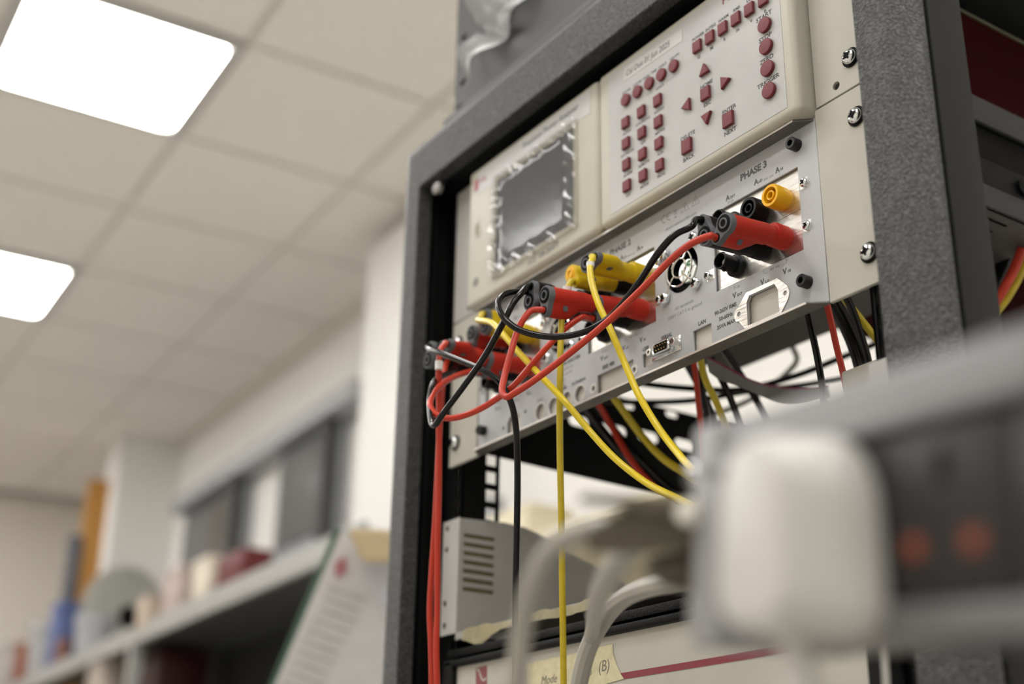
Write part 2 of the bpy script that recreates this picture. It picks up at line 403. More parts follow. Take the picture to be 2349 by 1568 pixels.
def film(name, outline_fn, nx, nz, y0, amp, seed, parent=None, c0=.18, fq=1.0, m=None):
    random.seed(seed); bm = bmesh.new(); g = []
    ph = [(random.uniform(20, 160)*fq, random.uniform(20, 160)*fq, random.uniform(0, 6.3), random.uniform(.3, 1)) for _ in range(9)]
    for i in range(nx+1):
        row = []
        for j in range(nz+1):
            s, t = i/nx, j/nz; x, z = outline_fn(s, t)
            e = max(0, 1-min(s, 1-s, t, 1-t)*7)
            w = sum(c*math.sin(a*x*2+b*z*2+p) for a, b, p, c in ph)/4
            row.append(bm.verts.new((x, y0 - amp*(c0+1.1*e)*(.6+w), z)))
        g.append(row)
    for i in range(nx):
        for j in range(nz): bm.faces.new((g[i][j], g[i+1][j], g[i+1][j+1], g[i][j+1]))
    return obj(name, bm, m or M_film, parent)
def fo(s, t):
    a = Vector(((-.205+.15*s), 0, (.3655+.012*s+.05*s*s))); b = Vector((-.205+.15*s, 0, .60))
    p = a.lerp(b, t); return p.x, p.z
M_film2 = M_film.copy(); M_film2.name = 'matte_film'; M_film2.node_tree.nodes['Glossy BSDF'].inputs['Roughness'].default_value = .38
for _q in M_film2.node_tree.nodes:
    if _q.type == 'MIX_SHADER' and not _q.inputs[0].is_linked: _q.inputs[0].default_value = .16
f1 = film('protective_film', fo, 40, 40, -.0095, .010, 3, c0=.5, fq=.35, m=M_film2); tag(f1, 'crumpled clear protective film hanging on the charcoal panel above the rack beam', 'film')

# ------------------------------------------------------------------ upper instrument
an = thing('power_analyser', 'cream bench instrument with a screen and maroon keys in the upper rack slot', 'instrument', (0, 0, .1305))
for x0, x1, nm in ((-.1985, -.0088, 'display_housing'), (-.0082, .1985, 'keypad_housing')):
    obj(nm, box(x0, x1, -.015, .004, .1285, .2615, bev=.0048, seg=5), M_cream, an)
obj('chassis', box(-.178, .178, .004, .272, .1295, .2215), M_black, an, smooth=False)
bm = bmesh.new()
obj('lower_side_rail', box(.1782, .181, .02, .272, .1297, .148, bev=.0006), M_grayrail, an)
obj('upper_side_rail', box(.1782, .183, .02, .30, .199, .2215, bev=.002), M_grayrail, an)
bm = box(.1782, .1805, .02, .30, .1485, .170, bev=.0005); lathe(bm, (.1805, .165, .160), (1, 0, 0), [(0, .007), (.003, .007), (.004, .004)], 16); lathe(bm, (.1805, .235, .158), (1, 0, 0), [(0, .007), (.003, .007), (.004, .004)], 16)
obj('slide_rail', bm, M_blackt, an)
# underside cover with vent slots
sl = []
for (x0, x1, nx_) in ((.06, .17, 10), (-.10, .03, 10)):
    for k in range(nx_):
        xx = x0 + (x1-x0)*k/(nx_-1); sl.append(rect(xx-.0016, xx+.0016, .195, .225)); 
bm = plate_bm([rect(-.178, .178, .004, .272)] + sl, .1280, .1292, 'XY'); obj('underside_cover', bm, M_under, an, smooth=False)
for s in (-1, 1):
    a, b = (.1995, .2413) if s > 0 else (-.2413, -.1995)
    hol = [circ(.2170 if s > 0 else -.2170, .1410, .0028, 14)]
    obj('rack_ear', plate_bm([rect(a, b, .1335, .2640)] + hol, -.001, .0016, 'XZ', bev=.0004), M_ear if s > 0 else mat('ear_grey', (.40, .39, .37), .5), an, smooth=False)
    obj('ear_backing', box(min(s*.2, s*.232), max(s*.2, s*.232), .0017, .0028, .134, .150), M_under, an, smooth=False)
place_screws(an, [(.2310, -.0012, .1540), (-.2310, -.0012, .1530), (-.2310, -.0012, .2440), (.2310, -.0012, .2440)], screw_bm(.0050, .0036, .0066), 'rack_screw')
# display side
obj('display_label', box(-.184, -.018, -.01525, -.0149, .2345, .2555), mat('display_strip', (.50, .50, .50), .4), an, smooth=False)
obj('screen', box(-.1515, -.0405, -.0153, -.0148, .1475, .2325), M_glass, an, smooth=False)
bm = bmesh.new()
for (x0, x1, z0, z1) in ((-.1565, -.1515, .1425, .2375), (-.0405, -.0355, .1425, .2375), (-.1515, -.0405, .1425, .1475), (-.1515, -.0405, .2325, .2375)): bx(bm, x0, x1, -.0158, -.0148, z0, z1, bev=.0004)
obj('screen_surround', bm, M_cream, an)
bm = bmesh.new(); lathe(bm, (-.1830, -.0148, .1500), (0, -1, 0), [(0, .0042), (.0006, .0042), (.0008, .0036)], 20); obj('power_button', bm, mat('grey_button', (.22, .22, .20), .5), an)
bm = plate_bm([rect(-.1860, -.1795, .1925, .2065), rect(-.1845, -.1810, .194, .205)], -.0156, -.0148, 'XZ'); obj('usb_slot', bm, M_cream, an, smooth=False)
obj('usb_socket', box(-.1845, -.1810, -.0153, -.0148, .194, .205), mat('slot_brown', (.18, .15, .09), .5), an, smooth=False)
bm = bmesh.new(); bx(bm, -.1885, -.1815, -.0155, -.0149, .2385, .2495); txt(bm, 'N4L', -.1800, .2435, .0065, -.0154, bold=.0001)
obj('logo', bm, mat('pale_maroon_ink', (.38, .13, .15), .5), an, smooth=False)
bm = bmesh.new(); txt(bm, 'Precision Power Analyzer', -.112, .2465, .0075, -.01535, bold=.00012); txt(bm, 'LCD 100-264VT', -.103, .1352, .0070, -.0151, bold=.00015, sx=.9)
obj('printed_lettering', bm, M_ink2, an, smooth=False)['kind'] = 'stuff'
def so(s, t): return -.161+.125*s, .141+.1005*t
f2 = film('screen_film', so, 70, 60, -.0159, .0022, 11, c0=.012, fq=1.4); tag(f2, 'crumpled clear protective film stuck over the instrument screen', 'film')

# keypad side
obj('keypad_overlay', box(.0060, .1885, -.01525, -.0149, .1350, .2545), M_label, an, smooth=False)
lab = obj('calibration_label', plate_bm([[(.0245, .2405), (.0925, .2388), (.0925, .2492), (.0250, .2520)]], -.0155, -.01525, 'XZ'), mat('white_sticker', (.52, .52, .51), .4), an, smooth=False, label='white calibration date label')
bm = bmesh.new(); txt(bm, 'Cal Due 01 Jun 2025', .0272, .2432, .0070, -.01558, bold=.0, shear=.2, rot=R(-1.0), sx=.87)
o = obj('handwriting', bm, M_ink, lab, smooth=False)
BY = -.01525
def btn(shape, x, z, s=.0082, h=.0027):
    if shape == 'sq': pts = rect(x-s*.46, x+s*.46, z-s*.5, z+s*.5)
    elif shape == 'rd': pts = circ(x, z, s/2, 22)
    else:
        a = {'u': 90, 'd': 270, 'l': 180, 'r': 0}[shape]; pts = [(x+s*.62*math.cos(R(a+120*i)), z+s*.62*math.sin(R(a+120*i))) for i in range(3)]
    return plate_bm([pts], BY-h, BY, 'XZ', bev=.0005), pts
halo = bmesh.new()
def add_btn(shape, x, z, s=.0082, h=.0027):
    b, pts = btn(shape, x, z, s, h); cx = sum(p[0] for p in pts)/len(pts); cz = sum(p[1] for p in pts)/len(pts)
    obj('button', b, M_btn, an)
    k = 1.13; out = [(cx+(p[0]-cx)*k, cz+(p[1]-cz)*k) for p in pts]
    k = 1.09; inn = [(cx+(p[0]-cx)*k, cz+(p[1]-cz)*k) for p in pts]
    plate_bm([out, inn[::-1]], BY-.0001, BY, 'XZ', halo)
tx = bmesh.new()
def T(s, x, z, size=.0040, bold=.00016): txt(tx, s, x, z, size, BY-.00002, 'CENTER', bold=bold*.6, sx=1.08)
nav_ok = 0
for i, n in enumerate(['ZOOM -', 'ZOOM +', 'REAL TIME', 'TABLE', 'GRAPH']):
    x = .0279 + .01386*i; add_btn('rd', x, .2221, .0098); T(n, x, .2295, .0030, .0001)
line(tx, .0505, .2145, .0580, .2145, .0002, BY-.0001); line(tx, .0740, .2145, .0875, .2145, .0002, BY-.0001); line(tx, .0875, .2145, .0875, .217, .0002, BY-.0001); T('HOLD', .0660, .2130, .0030, .0001)
rows = [['ACQU', 'COUPLING', 'RANGE'], ['DATALOG', 'APP', 'MATHS'], ['ALARM', 'REMOTE', 'AUX'], ['SYS', 'MODE', 'PROG']]
for r_ in range(4):
    for c_ in range(3):
        x, z = .0271+.0187*c_, .2029-.01775*r_; add_btn('sq', x, z, .0086)
        T(rows[r_][c_], x, z-.0087, .0031, .0001); T(str(['123', '456', '789', '.0-'][r_][c_]), x, z+.0052, .0026, .0001)
for i, (n, m_) in enumerate(zip(['POWER', 'INTEG', 'HARM', 'RMS', 'LCR', 'SCOPE'], 'GMkmun')):
    x = .1090+.01322*i; add_btn('sq', x, .2243, .0088); T(n, x, .2320, .0034, .0002); T(m_, x, .2148, .0038, .0002)
for sh, x, z, s in (('u', .1154, .2010, .0092), ('r', .1345, .1818, .0092), ('l', .0962, .1825, .0092), ('d', .1152, .1635, .0092)): add_btn(sh, x, z, s)
add_btn('sq', .1153, .1825, .0094); T('HOME', .1153, .1891, .0042, .0002); T('ESC', .1153, .1735, .0042, .0002)
add_btn('sq', .1361, .1515, .0104); T('ENTER', .1361, .1586, .0042, .0002); T('NEXT', .1361, .1415, .0042, .0002)
add_btn('sq', .0940, .1511, .0104); T('DELETE', .0940, .1585, .0042, .0002); T('BACK', .0940, .1410, .0042, .0002)
for i, n in enumerate(['START', 'STOP', 'ZERO', 'TRIGGER']):
    z = .2042-.0168*i; add_btn('rd', .1749, z, .0112); T(n, .1735, z+.0068, .0046, .0002)
obj('key_lettering', tx, M_ink, an, smooth=False)['kind'] = 'stuff'
obj('key_rims', halo, mat('key_rim', (.34, .33, .31), .5), an, smooth=False)
bm = bmesh.new(); txt(bm, 'POWER ANALYZER', .1350, .2445, .0085, BY-.00002, bold=.0003); obj('title_lettering', bm, M_redink, an, smooth=False)

# ------------------------------------------------------------------ lower terminal unit
tu = thing('terminal_unit', 'silver-grey three phase terminal panel with sockets and cut-outs in the rack slot below the keypad', 'instrument', (0, 0, 0))
OFF = (0, -.1428, -.2856)
loops = [rect(-.1965, .1965, .0025, .1290)]
mods = []
for o_ in OFF:
    x0, x1 = .0983+o_, .1792+o_
    if x0 < -.19: x0 = -.187
    loops.append(rect(x0, x1, .0430, .1015)); mods.append((x0, x1))
FANS = [.0650, .0650+OFF[1]]
for fx in FANS: loops.append(circ(fx, .0728, .0172, 36))
inlet = [(.1275, .0092), (.1560, .0092), (.1560, .0240), (.1530, .0292), (.1302, .0292), (.1275, .0250)]
loops += [inlet, rect(.0742, .0927, .0083, .0232), rect(.0202, .0322, .0125, .0230), rect(-.0325, .0100, .0083, .0230)]
for cx in (-.0542, -.0712, -.0885, -.1060): loops.append(circ(cx, .0148, .0064, 24))
loops += [circ(-.0372, .0142, .0020, 12), circ(.0110, .0143, .0020, 12)]
loops += [[(-.1530, .0060), (-.1340, .0060), (-.1340, .0190), (-.1400, .0235), (-.1480, .0235), (-.1530, .0180)], circ(-.1270, .0205, .0018, 12), circ(-.1585, .0150, .0018, 12)]
obj('face_plate', plate_bm(loops, 0, .0022, 'XZ'), M_plate, tu, smooth=False)
# flanges turned forward, mitred ends
bm = bmesh.new()
for z0, z1 in ((.0010, .0025), (.1268, .1283)):
    a = [bm.verts.new(p) for p in ((-.1965, .002, z0), (.1972, .002, z0), (.1875, -.0098, z0), (-.187, -.0098, z0))]
    b = [bm.verts.new((v.co.x, v.co.y, z1)) for v in a]; bm.faces.new(a[::-1]); bm.faces.new(b)
    for i in range(4): bm.faces.new((a[i], a[(i+1) % 4], b[(i+1) % 4], b[i]))
bmesh.ops.bevel(bm, geom=bm.edges[:], offset=.0003, segments=1, affect='EDGES')
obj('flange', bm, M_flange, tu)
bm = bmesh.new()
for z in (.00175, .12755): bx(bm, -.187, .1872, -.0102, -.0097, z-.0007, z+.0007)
obj('flange_edge', bm, mat('painted_lit_edge', (.70, .66, .62), .35, .7), tu, smooth=False)  # light on the flange's front edge, put in as a brighter strip
backing = [rect(-.196, .196, .0027, .1268)] + [circ(fx, .0728, .0180, 30) for fx in FANS] + [circ(-.0372, .0142, .0020, 12), circ(.0110, .0143, .0020, 12)]
obj('backing_plate', plate_bm(backing, .0032, .0044, 'XZ'), M_beige, tu, smooth=False)
for s in (-1, 1):
    a, b = (.1976, .2413) if s > 0 else (-.2413, -.1976)
    obj('rack_ear', plate_bm([rect(a, b, .0005, .1325)], -.0008, .0022, 'XZ', bev=.0005), M_ear, tu, smooth=False)
place_screws(tu, [(.2310, -.001, .0205), (.2310, -.001, .1120), (-.2310, -.001, .0205), (-.2310, -.001, .1120)], screw_bm(.0050, .0036, .0066), 'rack_screw')
# module plates, sockets
def hexsock(x, z):
    bm = bmesh.new(); lathe(bm, (x, 0, z), (0, -1, 0), [(0, .0042), (.0062, .0042), (.0067, .0038), (.0067, .0022)], 20, cap1=False)
    lathe(bm, (x, 0, z), (0, -1, 0), [(.0067, .0022), (.0025, .0021), (.0025, .0001)], 6, cap0=False); return bm
for x, z in ((.1803, .1160), (.1808, .0200), (-.1868, .0198), (-.1868, .116)): obj('socket_screw', hexsock(x, z), M_hex, tu)
def jack(x, z, m, hot=.0105, r=.0079):
    bm = bmesh.new(); y0 = .0028
    lathe(bm, (x, y0, z), (0, -1, 0), [(0, r*.94), (.0022, r*.94), (.0024, r), (hot+.001, r), (hot+.0022, r*.93), (hot+.0022, r*.70), (hot-.002, r*.66), (hot-.004, r*.65)], 30, cap1=False)
    lathe(bm, (x, y0, z), (0, -1, 0), [(hot-.004, r*.65), (hot-.004, r*.42), (hot+.0018, r*.42), (hot+.0020, r*.36), (hot+.0018, r*.29), (hot-.006, r*.27), (hot-.006, .0001)], 30, cap0=False)
    return bm
def bnc(x, z):
    bm = bmesh.new(); y0 = .0028
    lathe(bm, (x, y0, z), (0, -1, 0), [(0, .0078), (.0035, .0078), (.0042, .0070), (.0045, .0056), (.0165, .0056), (.0165, .0048), (.006, .0047), (.006, .0001)], 26)
    for s in (-1, 1): bx(bm, x-.001, x+.001, y0-.0140, y0-.0118, z+s*.0056-.0012, z+s*.0056+.0012, bev=.0003)
    return bm
for mi_, (x0, x1) in enumerate(mods):
    o_ = OFF[mi_]
    for z0, z1 in ((.0432, .0726), (.0730, .1013)): obj('module_plate', box(max(x0, .0990+o_), x1-.0003, .0024, .0030, z0, z1), M_alu, tu, smooth=False)
    obj('socket', jack(.1630+o_, .0850, M_yelj if mi_ == 0 else M_yelp), M_yelj if mi_ == 0 else M_yelp, tu, label='yellow current socket')
    obj('socket', jack(.1430+o_, .0842, M_blkp), M_blkp, tu, label='black socket')
    obj('socket', jack(.1622+o_, .0578, M_redp), M_redp, tu, label='red voltage socket')
    obj('socket', jack(.1432+o_, .0578, M_blkp), M_blkp, tu, label='black socket')
    if .118+o_ > x0:
        for z in (.0866, .0553):
            s_ = obj('coaxial_socket', bnc(.1182+o_, z), M_blkp, tu)
            b_ = bmesh.new(); lathe(b_, (.1182+o_, .0028, z), (0, -1, 0), [(.006, .0024), (.012, .0024), (.012, .0008), (.009, .0007)], 14); obj('inner_contact', b_, M_white, s_)
    sp = [(.1842+o_, -.0002, .0875), (.1840+o_, -.0002, .0576)]
    if mi_ < 2: sp += [(.0922+o_, -.0002, .0573), (.0925+o_, -.0002, .0890)]
    else: sp += [(-.190, -.0002, .0573)]
    place_screws(tu, sp, screw_bm(.0031, .0024), 'module_screw')
    for zz in (.0875, .0576): obj('tab', box(.1800+o_, .1870+o_, -.0001, .0004, zz-.0036, zz+.0036), M_alu, tu, smooth=False)
    if mi_ < 2: obj('tab', box(.0905+o_, .0980+o_, -.0001, .0004, .0573-.0036, .0573+.0036), M_alu, tu, smooth=False)
# fans with wire guards
for fx in FANS:
    fz = .0728; f = obj('fan_housing', lathe(bmesh.new(), (fx, .0022, fz), (0, 1, 0), [(0, .0170), (.016, .0170), (.016, .0001)], 30, cap0=False, cap1=False), M_blkp, tu)
    bm = bmesh.new(); lathe(bm, (fx, .010, fz), (0, -1, 0), [(0, .0092), (.0042, .0092), (.0050, .0085), (.0052, .0001)], 26); obj('hub', bm, mat('hub_foil', (.70, .72, .70), .28, .8), f)
    bm = bmesh.new()
    for k in range(7):
        a = 2*math.pi*k/7; v = []
        for r_, dy, da in ((.0090, .004, 0), (.0162, .003, .25), (.0162, .009, .62), (.0090, .009, .45)): v.append(bm.verts.new((fx+r_*math.cos(a+da), .0022+dy, fz+r_*math.sin(a+da))))
        bm.faces.new(v)
    obj('blades', bm, M_blkp, f)
    bm = bmesh.new()
    for k in range(3):
        a = R(70+115*k); txt(bm, 'CIL'[k], fx+.0045*math.cos(a)-.001, fz+.0045*math.sin(a)-.001, .0048, .0046, bold=.0004)
    obj('hub_print', bm, M_green, f, smooth=False)
    gd = bmesh.new()
    for r_ in (.0132, .0070): tube([(fx+r_*math.cos(2*math.pi*i/32), -.0022, fz+r_*math.sin(2*math.pi*i/32)) for i in range(33)], .00062, n=8, bm=gd, raw=True)
    cor = [(fx+.0162*sx_, fz+.0172*sz_) for sx_ in (-1, 1) for sz_ in (-1, 1)]
    for cx, cz in cor:
        d = Vector((cx-fx, cz-fz)).normalized(); n_ = Vector((-d.y, d.x))
        pts = [(cx, -.0012, cz), (fx+d.x*.016, -.0026, fz+d.y*.016), (fx+d.x*.0135, -.0032, fz+d.y*.0135), (fx+d.x*.0072, -.0030, fz+d.y*.0072), (fx+d.x*.0060+n_.x*.004, -.0028, fz+d.y*.0060+n_.y*.004)]
        tube(pts, .00062, k=6, n=8, bm=gd)
    obj('fan_guard', gd, M_wire, tu)
    place_screws(tu, [(cx, -.0012, cz) for cx, cz in cor], screw_bm(.0042, .0034), 'guard_screw')
# inlet surround
fl = [(.1168, .0155), (.1195, .0147), (.1262, .0062), (.1558, .0062), (.1640, .0150), (.1655, .0195), (.1640, .0240), (.1560, .0320), (.1275, .0322), (.1195, .0245), (.1168, .0235), (.1155, .0195)]
obj('inlet_surround', plate_bm([fl, inlet, circ(.1201, .0197, .0017, 14), circ(.1618, .0197, .0017, 14)], -.0008, -.0001, 'XZ'), M_alu, tu, smooth=False)
bm = bmesh.new()
for x, z in ((-.0372, .0142), (.0110, .0143)): plate_bm([circ(x, z, .0042, 20), circ(x, z, .0021, 14)], -.0003, 0, 'XZ', bm)
for cx in (-.0542, -.0712, -.0885, -.1060): plate_bm([circ(cx, .0148, .0077, 24), circ(cx, .0148, .0064, 24)], -.0003, 0, 'XZ', bm)
obj('bare_rings', bm, mat('bare_edge', (.62, .60, .56), .4), tu, smooth=False)
# serial connector
X0, X1, Z0, Z1 = .0385, .0555, .0148, .0232
def dshape(x0, x1, z0, z1, s=.0012): return [(x0+s*.9, z0), (x1-s*.9, z0), (x1-.0002, z0+s), (x1, z1-s), (x1-s, z1), (x0+s, z1), (x0, z1-s), (x0+.0002, z0+s)]
ser = obj('serial_connector', plate_bm([dshape(X0, X1, Z0, Z1), dshape(X0+.0006, X1-.0006, Z0+.0006, Z1-.0006)], -.0066, 0, 'XZ'), M_chrome, tu, smooth=False)
bm = box(X0-.0068, X1+.0068, -.0008, -.0001, Z0-.0012, Z1+.0012, bev=.0003); obj('shell_flange', bm, M_chrome, ser)
obj('insulator', plate_bm([dshape(X0+.0006, X1-.0006, Z0+.0006, Z1-.0006)], -.0056, -.0008, 'XZ'), M_black, ser, smooth=False)
bm = bmesh.new()
for i in range(5): lathe(bm, (.0415+.00275*i, -.0055, .0205), (0, -1, 0), [(0, .0005), (.0008, .0005), (.0011, .0003)], 8)
for i in range(4): lathe(bm, (.0429+.00275*i, -.0055, .0175), (0, -1, 0), [(0, .0005), (.0008, .0005), (.0011, .0003)], 8)
obj('pins', bm, M_gold, ser)
bm = bmesh.new()
for x in (.0345, .0596):
    lathe(bm, (x, 0, .0190), (0, -1, 0), [(0, .0029), (.0062, .0029), (.0065, .0026), (.0065, .0014)], 6, cap1=False); lathe(bm, (x, 0, .0190), (0, -1, 0), [(.0065, .0014), (.003, .0013), (.003, .0001)], 10, cap0=False)
obj('jack_screws', bm, M_wire, ser, smooth=False)
# lettering on the plate
tp = bmesh.new(); tg = bmesh.new(); YP = -.00004
def PT(bm, s, x, z, size, bold=0, al='LEFT', sx=1.0, shear=0): txt(bm, s, x, z, size, YP, al, bold=bold, sx=sx, shear=shear)
for mi_, o_ in enumerate(OFF):
    PT(tp, 'PHASE %d' % (3-mi_), .1275+o_, .1138, .0068, .00030, sx=1.02)
    if mi_ < 2 or True:
        for s, sub, x, z in (('A', 'EXT', .1128, .1052), ('A', 'LO', .1402, .1052), ('A', 'HI', .1600, .1052), ('V', 'EXT', .1145, .0328), ('V', 'LO', .1405, .0328), ('V', 'HI', .1605, .0328)):
            if mi_ == 2 and x+o_ < -.195: continue
            PT(tp, s, x+o_, z, .0052, .00022); PT(tp, sub, x+o_+.0042, z, .0026, .0001)
        PT(tg, '3V pk', .1140+o_, .1024, .0026); PT(tg, '30A rms', .1487+o_, .1043, .0026); PT(tg, '3V pk', .1155+o_, .0388, .0026); PT(tg, '1kV rms', .1492+o_, .0395, .0026)
        for a, b, c, d in ((.1440, .1022, .1440, .1050), (.1440, .1050, .1470, .1050), (.1605, .1050, .1635, .1050), (.1635, .1022, .1635, .1050), (.1440, .0425, .1440, .0395), (.1440, .0395, .1470, .0395), (.1610, .0395, .1640, .0395), (.1640, .0395, .1640, .0425)):
            line(tg, a+o_, b, c+o_, d, .0003, YP)
PT(tp, 'LAN', .0800, .0250, .0040, .0002); PT(tp, 'SERIAL', .0412, .0268, .0040, .0002); PT(tp, 'USB', .0208, .0250, .0040, .0002); PT(tp, 'IEEE 488', -.0260, .0256, .0040, .0002)
for i, s in enumerate(('90-265V RMS', '50-60Hz', '35VA MAX')): PT(tp, s, .1070, .0268-.0054*i, .0038, .00015, 'CENTER')
PT(tg, 'All terminals', .0665, .0440, .0038, 0, 'CENTER'); PT(tg, '1000V CAT II to ground', .0665, .0392, .0038, 0, 'CENTER', .95)
PT(tg, 'www.newtons4th.com', .0500, .1082, .0036, .00003, sx=1.0)
PT(tp, 'EXTENSION', -.0640, .0240, .0032, .00015); PT(tp, 'ANALYSER', -.0860, .0240, .0032, .00015); PT(tg, 'SYNC', -.1100, .0235, .0032, .0001)
PT(tp, 'POWER ANALYZER', -.0830, .0440, .0034, .00015)
for i, s in enumerate(('Newtons4th Ltd', 'Made in the UK', 'Leicester', 'LE4 9TE')): PT(tg, s, -.0830, .0395-.0042*i, .0030)
# CE, bin, triangles
for k, cx in enumerate((.0485, .0540)):
    prev = None
    for i in range(11):
        a = R(60+240*i/10); q = (cx+.0026*math.cos(a), .1185+.0030*math.sin(a))
        if prev: line(tg, *prev, *q, .0007, YP)
        prev = q
line(tg, .0515, .1185, .0540, .1185, .0006, YP)
for a, b, c, d in ((.0590, .1215, .0626, .1160), (.0626, .1215, .0592, .1165), (.0595, .1205, .0622, .1205), (.0599, .1205, .0602, .1170), (.0619, .1205, .0615, .1170), (.0602, .1170, .0615, .1170)): line(tg, a, b, c, d, .00025, YP)
line(tg, .0595, .1148, .0622, .1148, .0009, YP)
for cx in (.0710, .0825):
    q = [(cx-.0042, .1155), (cx+.0042, .1155), (cx, .1225)]
    for i in range(3): line(tg, *q[i], *q[(i+1) % 3], .00035, YP)
line(tg, .0825, .1205, .0825, .1175, .0006, YP); line(tg, .0825, .1170, .0825, .1163, .0006, YP)
line(tg, .0713, .1205, .0706, .1183, .0006, YP); line(tg, .0706, .1185, .0715, .1183, .0004, YP); line(tg, .0714, .1183, .0709, .1162, .0005, YP)
obj('bold_lettering', tp, mat('dark_grey_ink', (.09, .09, .095), .6), tu, smooth=False)['kind'] = 'stuff'; obj('fine_lettering', tg, mat('mid_grey_ink', (.20, .20, .20), .6), tu, smooth=False)['kind'] = 'stuff'

# ------------------------------------------------------------------ test leads
def plug(lead, base, tip, off, body, cap, first_at_panel=True, label=None, capless=False):
    """stackable plug: socket tube axis base->tip, cable tube beside it (off = vector)"""
    base, tip, off = Vector(base), Vector(tip), Vector(off); ax = (tip-base); L = ax.length; ax.normalize()
    off = off - ax*off.dot(ax); R1, R2 = .0070, .0050; D = off.length; e = off.normalized(); f = ax.cross(e)
    def prof(k=1.0, r1=R1, r2=R2, dd=D):
        # outline of two circles with a soft waist
        pts = []
        for i in range(40):
            a = 2*math.pi*i/40; c, s = math.cos(a), math.sin(a)
            ra = r1*k
            # ray against small circle centred at dd
            disc = (r2*k)**2 - (dd*s)**2; rb = 0
            if disc > 0 and c > 0: rb = dd*c + math.sqrt(disc)
            rr = max(ra, rb); pts.append((rr*c, rr*s))
        sm = pts
        for _ in range(2): sm = [((sm[i-1][0]+2*sm[i][0]+sm[(i+1) % 40][0])/4, (sm[i-1][1]+2*sm[i][1]+sm[(i+1) % 40][1])/4) for i in range(40)]
        return sm
    def loft(bm, secs, cap0=True, cap1=True):
        rs = []
        for h, pts in secs: rs.append([bm.verts.new(base + ax*h + e*p[0] + f*p[1]) for p in pts])
        for A, B in zip(rs, rs[1:]):
            for i in range(40): bm.faces.new((A[i], A[(i+1) % 40], B[(i+1) % 40], B[i]))
        if cap0: bm.faces.new(rs[0])
        if cap1: bm.faces.new(rs[-1][::-1])
        return bm
    rnd = lambda r: [(r*math.cos(2*math.pi*i/40), r*math.sin(2*math.pi*i/40)) for i in range(40)]
    mixp = lambda t: [((1-t)*a[0]+t*b[0], (1-t)*a[1]+t*b[1]) for a, b in zip(rnd(R1), prof())]
    capL = .0042
    bm = bmesh.new(); loft(bm, [(.0, rnd(R1*.92)), (.006, rnd(R1*.94)), (.0065, rnd(R1)), (.0105, mixp(0)), (.016, mixp(.55)), (.021, mixp(.95)), (.024, prof()), (L-capL, prof())])
    root = obj('plug', bm, body, lead, label=label)
    cm = body if capless else cap
    bm = bmesh.new(); Lc = L
    loft(bm, [(L-capL, prof(1.01)), (Lc-.0006, prof(1.02)), (Lc, prof(.97))])
    c = obj('end_cap', bm, cm, root)
    # socket rings on the end
    bm = bmesh.new(); o1 = base + ax*L
    lathe(bm, o1, ax, [(.00002, R1*.80), (.0003, R1*.80), (.0003, R1*.0001)], 26, mi=1, cap0=False)
    lathe(bm, o1, ax, [(.0003, R1*.50), (.0009, R1*.50), (.0009, R1*.36), (.0004, R1*.34)], 22, mi=0, cap0=False, cap1=False)
    obj('socket_ring', bm, [cm if not capless else M_yelj, M_black if not capless else M_yelj], root)
    if D > 0:
        bm = bmesh.new(); lathe(bm, o1+off, ax, [(.00002, R2*.62), (.0003, R2*.62), (.0003, .0001)], 20, cap0=False); obj('cable_entry', bm, M_black if not capless else body, root)
    # small latch window on the side
    sd = f if (f.dot(CO-base) > 0) else -f
    bm = bmesh.new(); o3 = base + ax*(L-.0145) + off*.75 + sd*(R2*.93)
    for dx in (0,):
        vs = [bm.verts.new(o3 + ax*a + e*b + sd*c_) for a, b, c_ in ((-.0018, -.0018, 0), (.0018, -.0018, 0), (.0018, .0018, 0), (-.0018, .0018, 0), (-.0018, -.0018, .0006), (.0018, -.0018, .0006), (.0018, .0018, .0006), (-.0018, .0018, .0006))]
        for q in ((0, 1, 2, 3), (7, 6, 5, 4), (0, 4, 5, 1), (1, 5, 6, 2), (2, 6, 7, 3), (3, 7, 4, 0)): bm.faces.new([vs[i] for i in q])
    obj('latch_window', bm, M_gryp if body is not M_blkp else M_black, root, smooth=False)
    return o1 + off - ax*.002, o1, ax
def pt(x, y, z): return Vector((x, y, z))
def axis_pts(x, z, y0, y1, droop0, droop1): return pt(x, y0, z-droop0), pt(x, y1, z-droop1)
RC_ = .00225
def seq(start, ax, *rest): return [start, start + ax*.006] + list(rest)
J = {'Ah': (.1630, .0850), 'Al': (.1430, .0842), 'Vh': (.1622, .0578), 'Vl': (.1432, .0578)}
def jk(k, m_): return J[k][0]+OFF[m_], J[k][1]

# red lead from phase 3 to the outer plug of phase 2
L1 = thing('test_lead', 'red test lead curving down from Phase 3 to the outer red Phase 2 plug', 'test lead', (.08, -.06, .03))
b, t = axis_pts(*jk('Vh', 0), -.0095, -.0500, .0012, .0042); s3, o3, a3 = plug(L1, b, t, (-.0078, 0, -.0067), M_redp, M_gryp)
b, t = axis_pts(*jk('Vh', 1), -.0440, -.0840, .0068, .0102); s2, o2, a2 = plug(L1, b, t, (-.0020, 0, -.0102), M_redp, M_gryp)
pts = seq(s3, a3, P(1628, 541, d=.800), P(1590, 556, d=.805), P(1545, 590, d=.815), P(1470, 665, d=.825), P(1385, 745, d=.835), P(1300, 815, d=.845), P(1225, 872, d=.85), P(1182, 900, d=.855), P(1163, 910, d=.858), P(1152, 898, d=.864), P(1156, 868, d=.872), P(1170, 815, d=.88), P(1185, 765, d=.89), P(1202, 730, d=.893)) + [P(1220, 712, d=.896), s2 + a2*.004, s2]
obj('cable', tube(pts, RC_, 10), M_redc, L1)
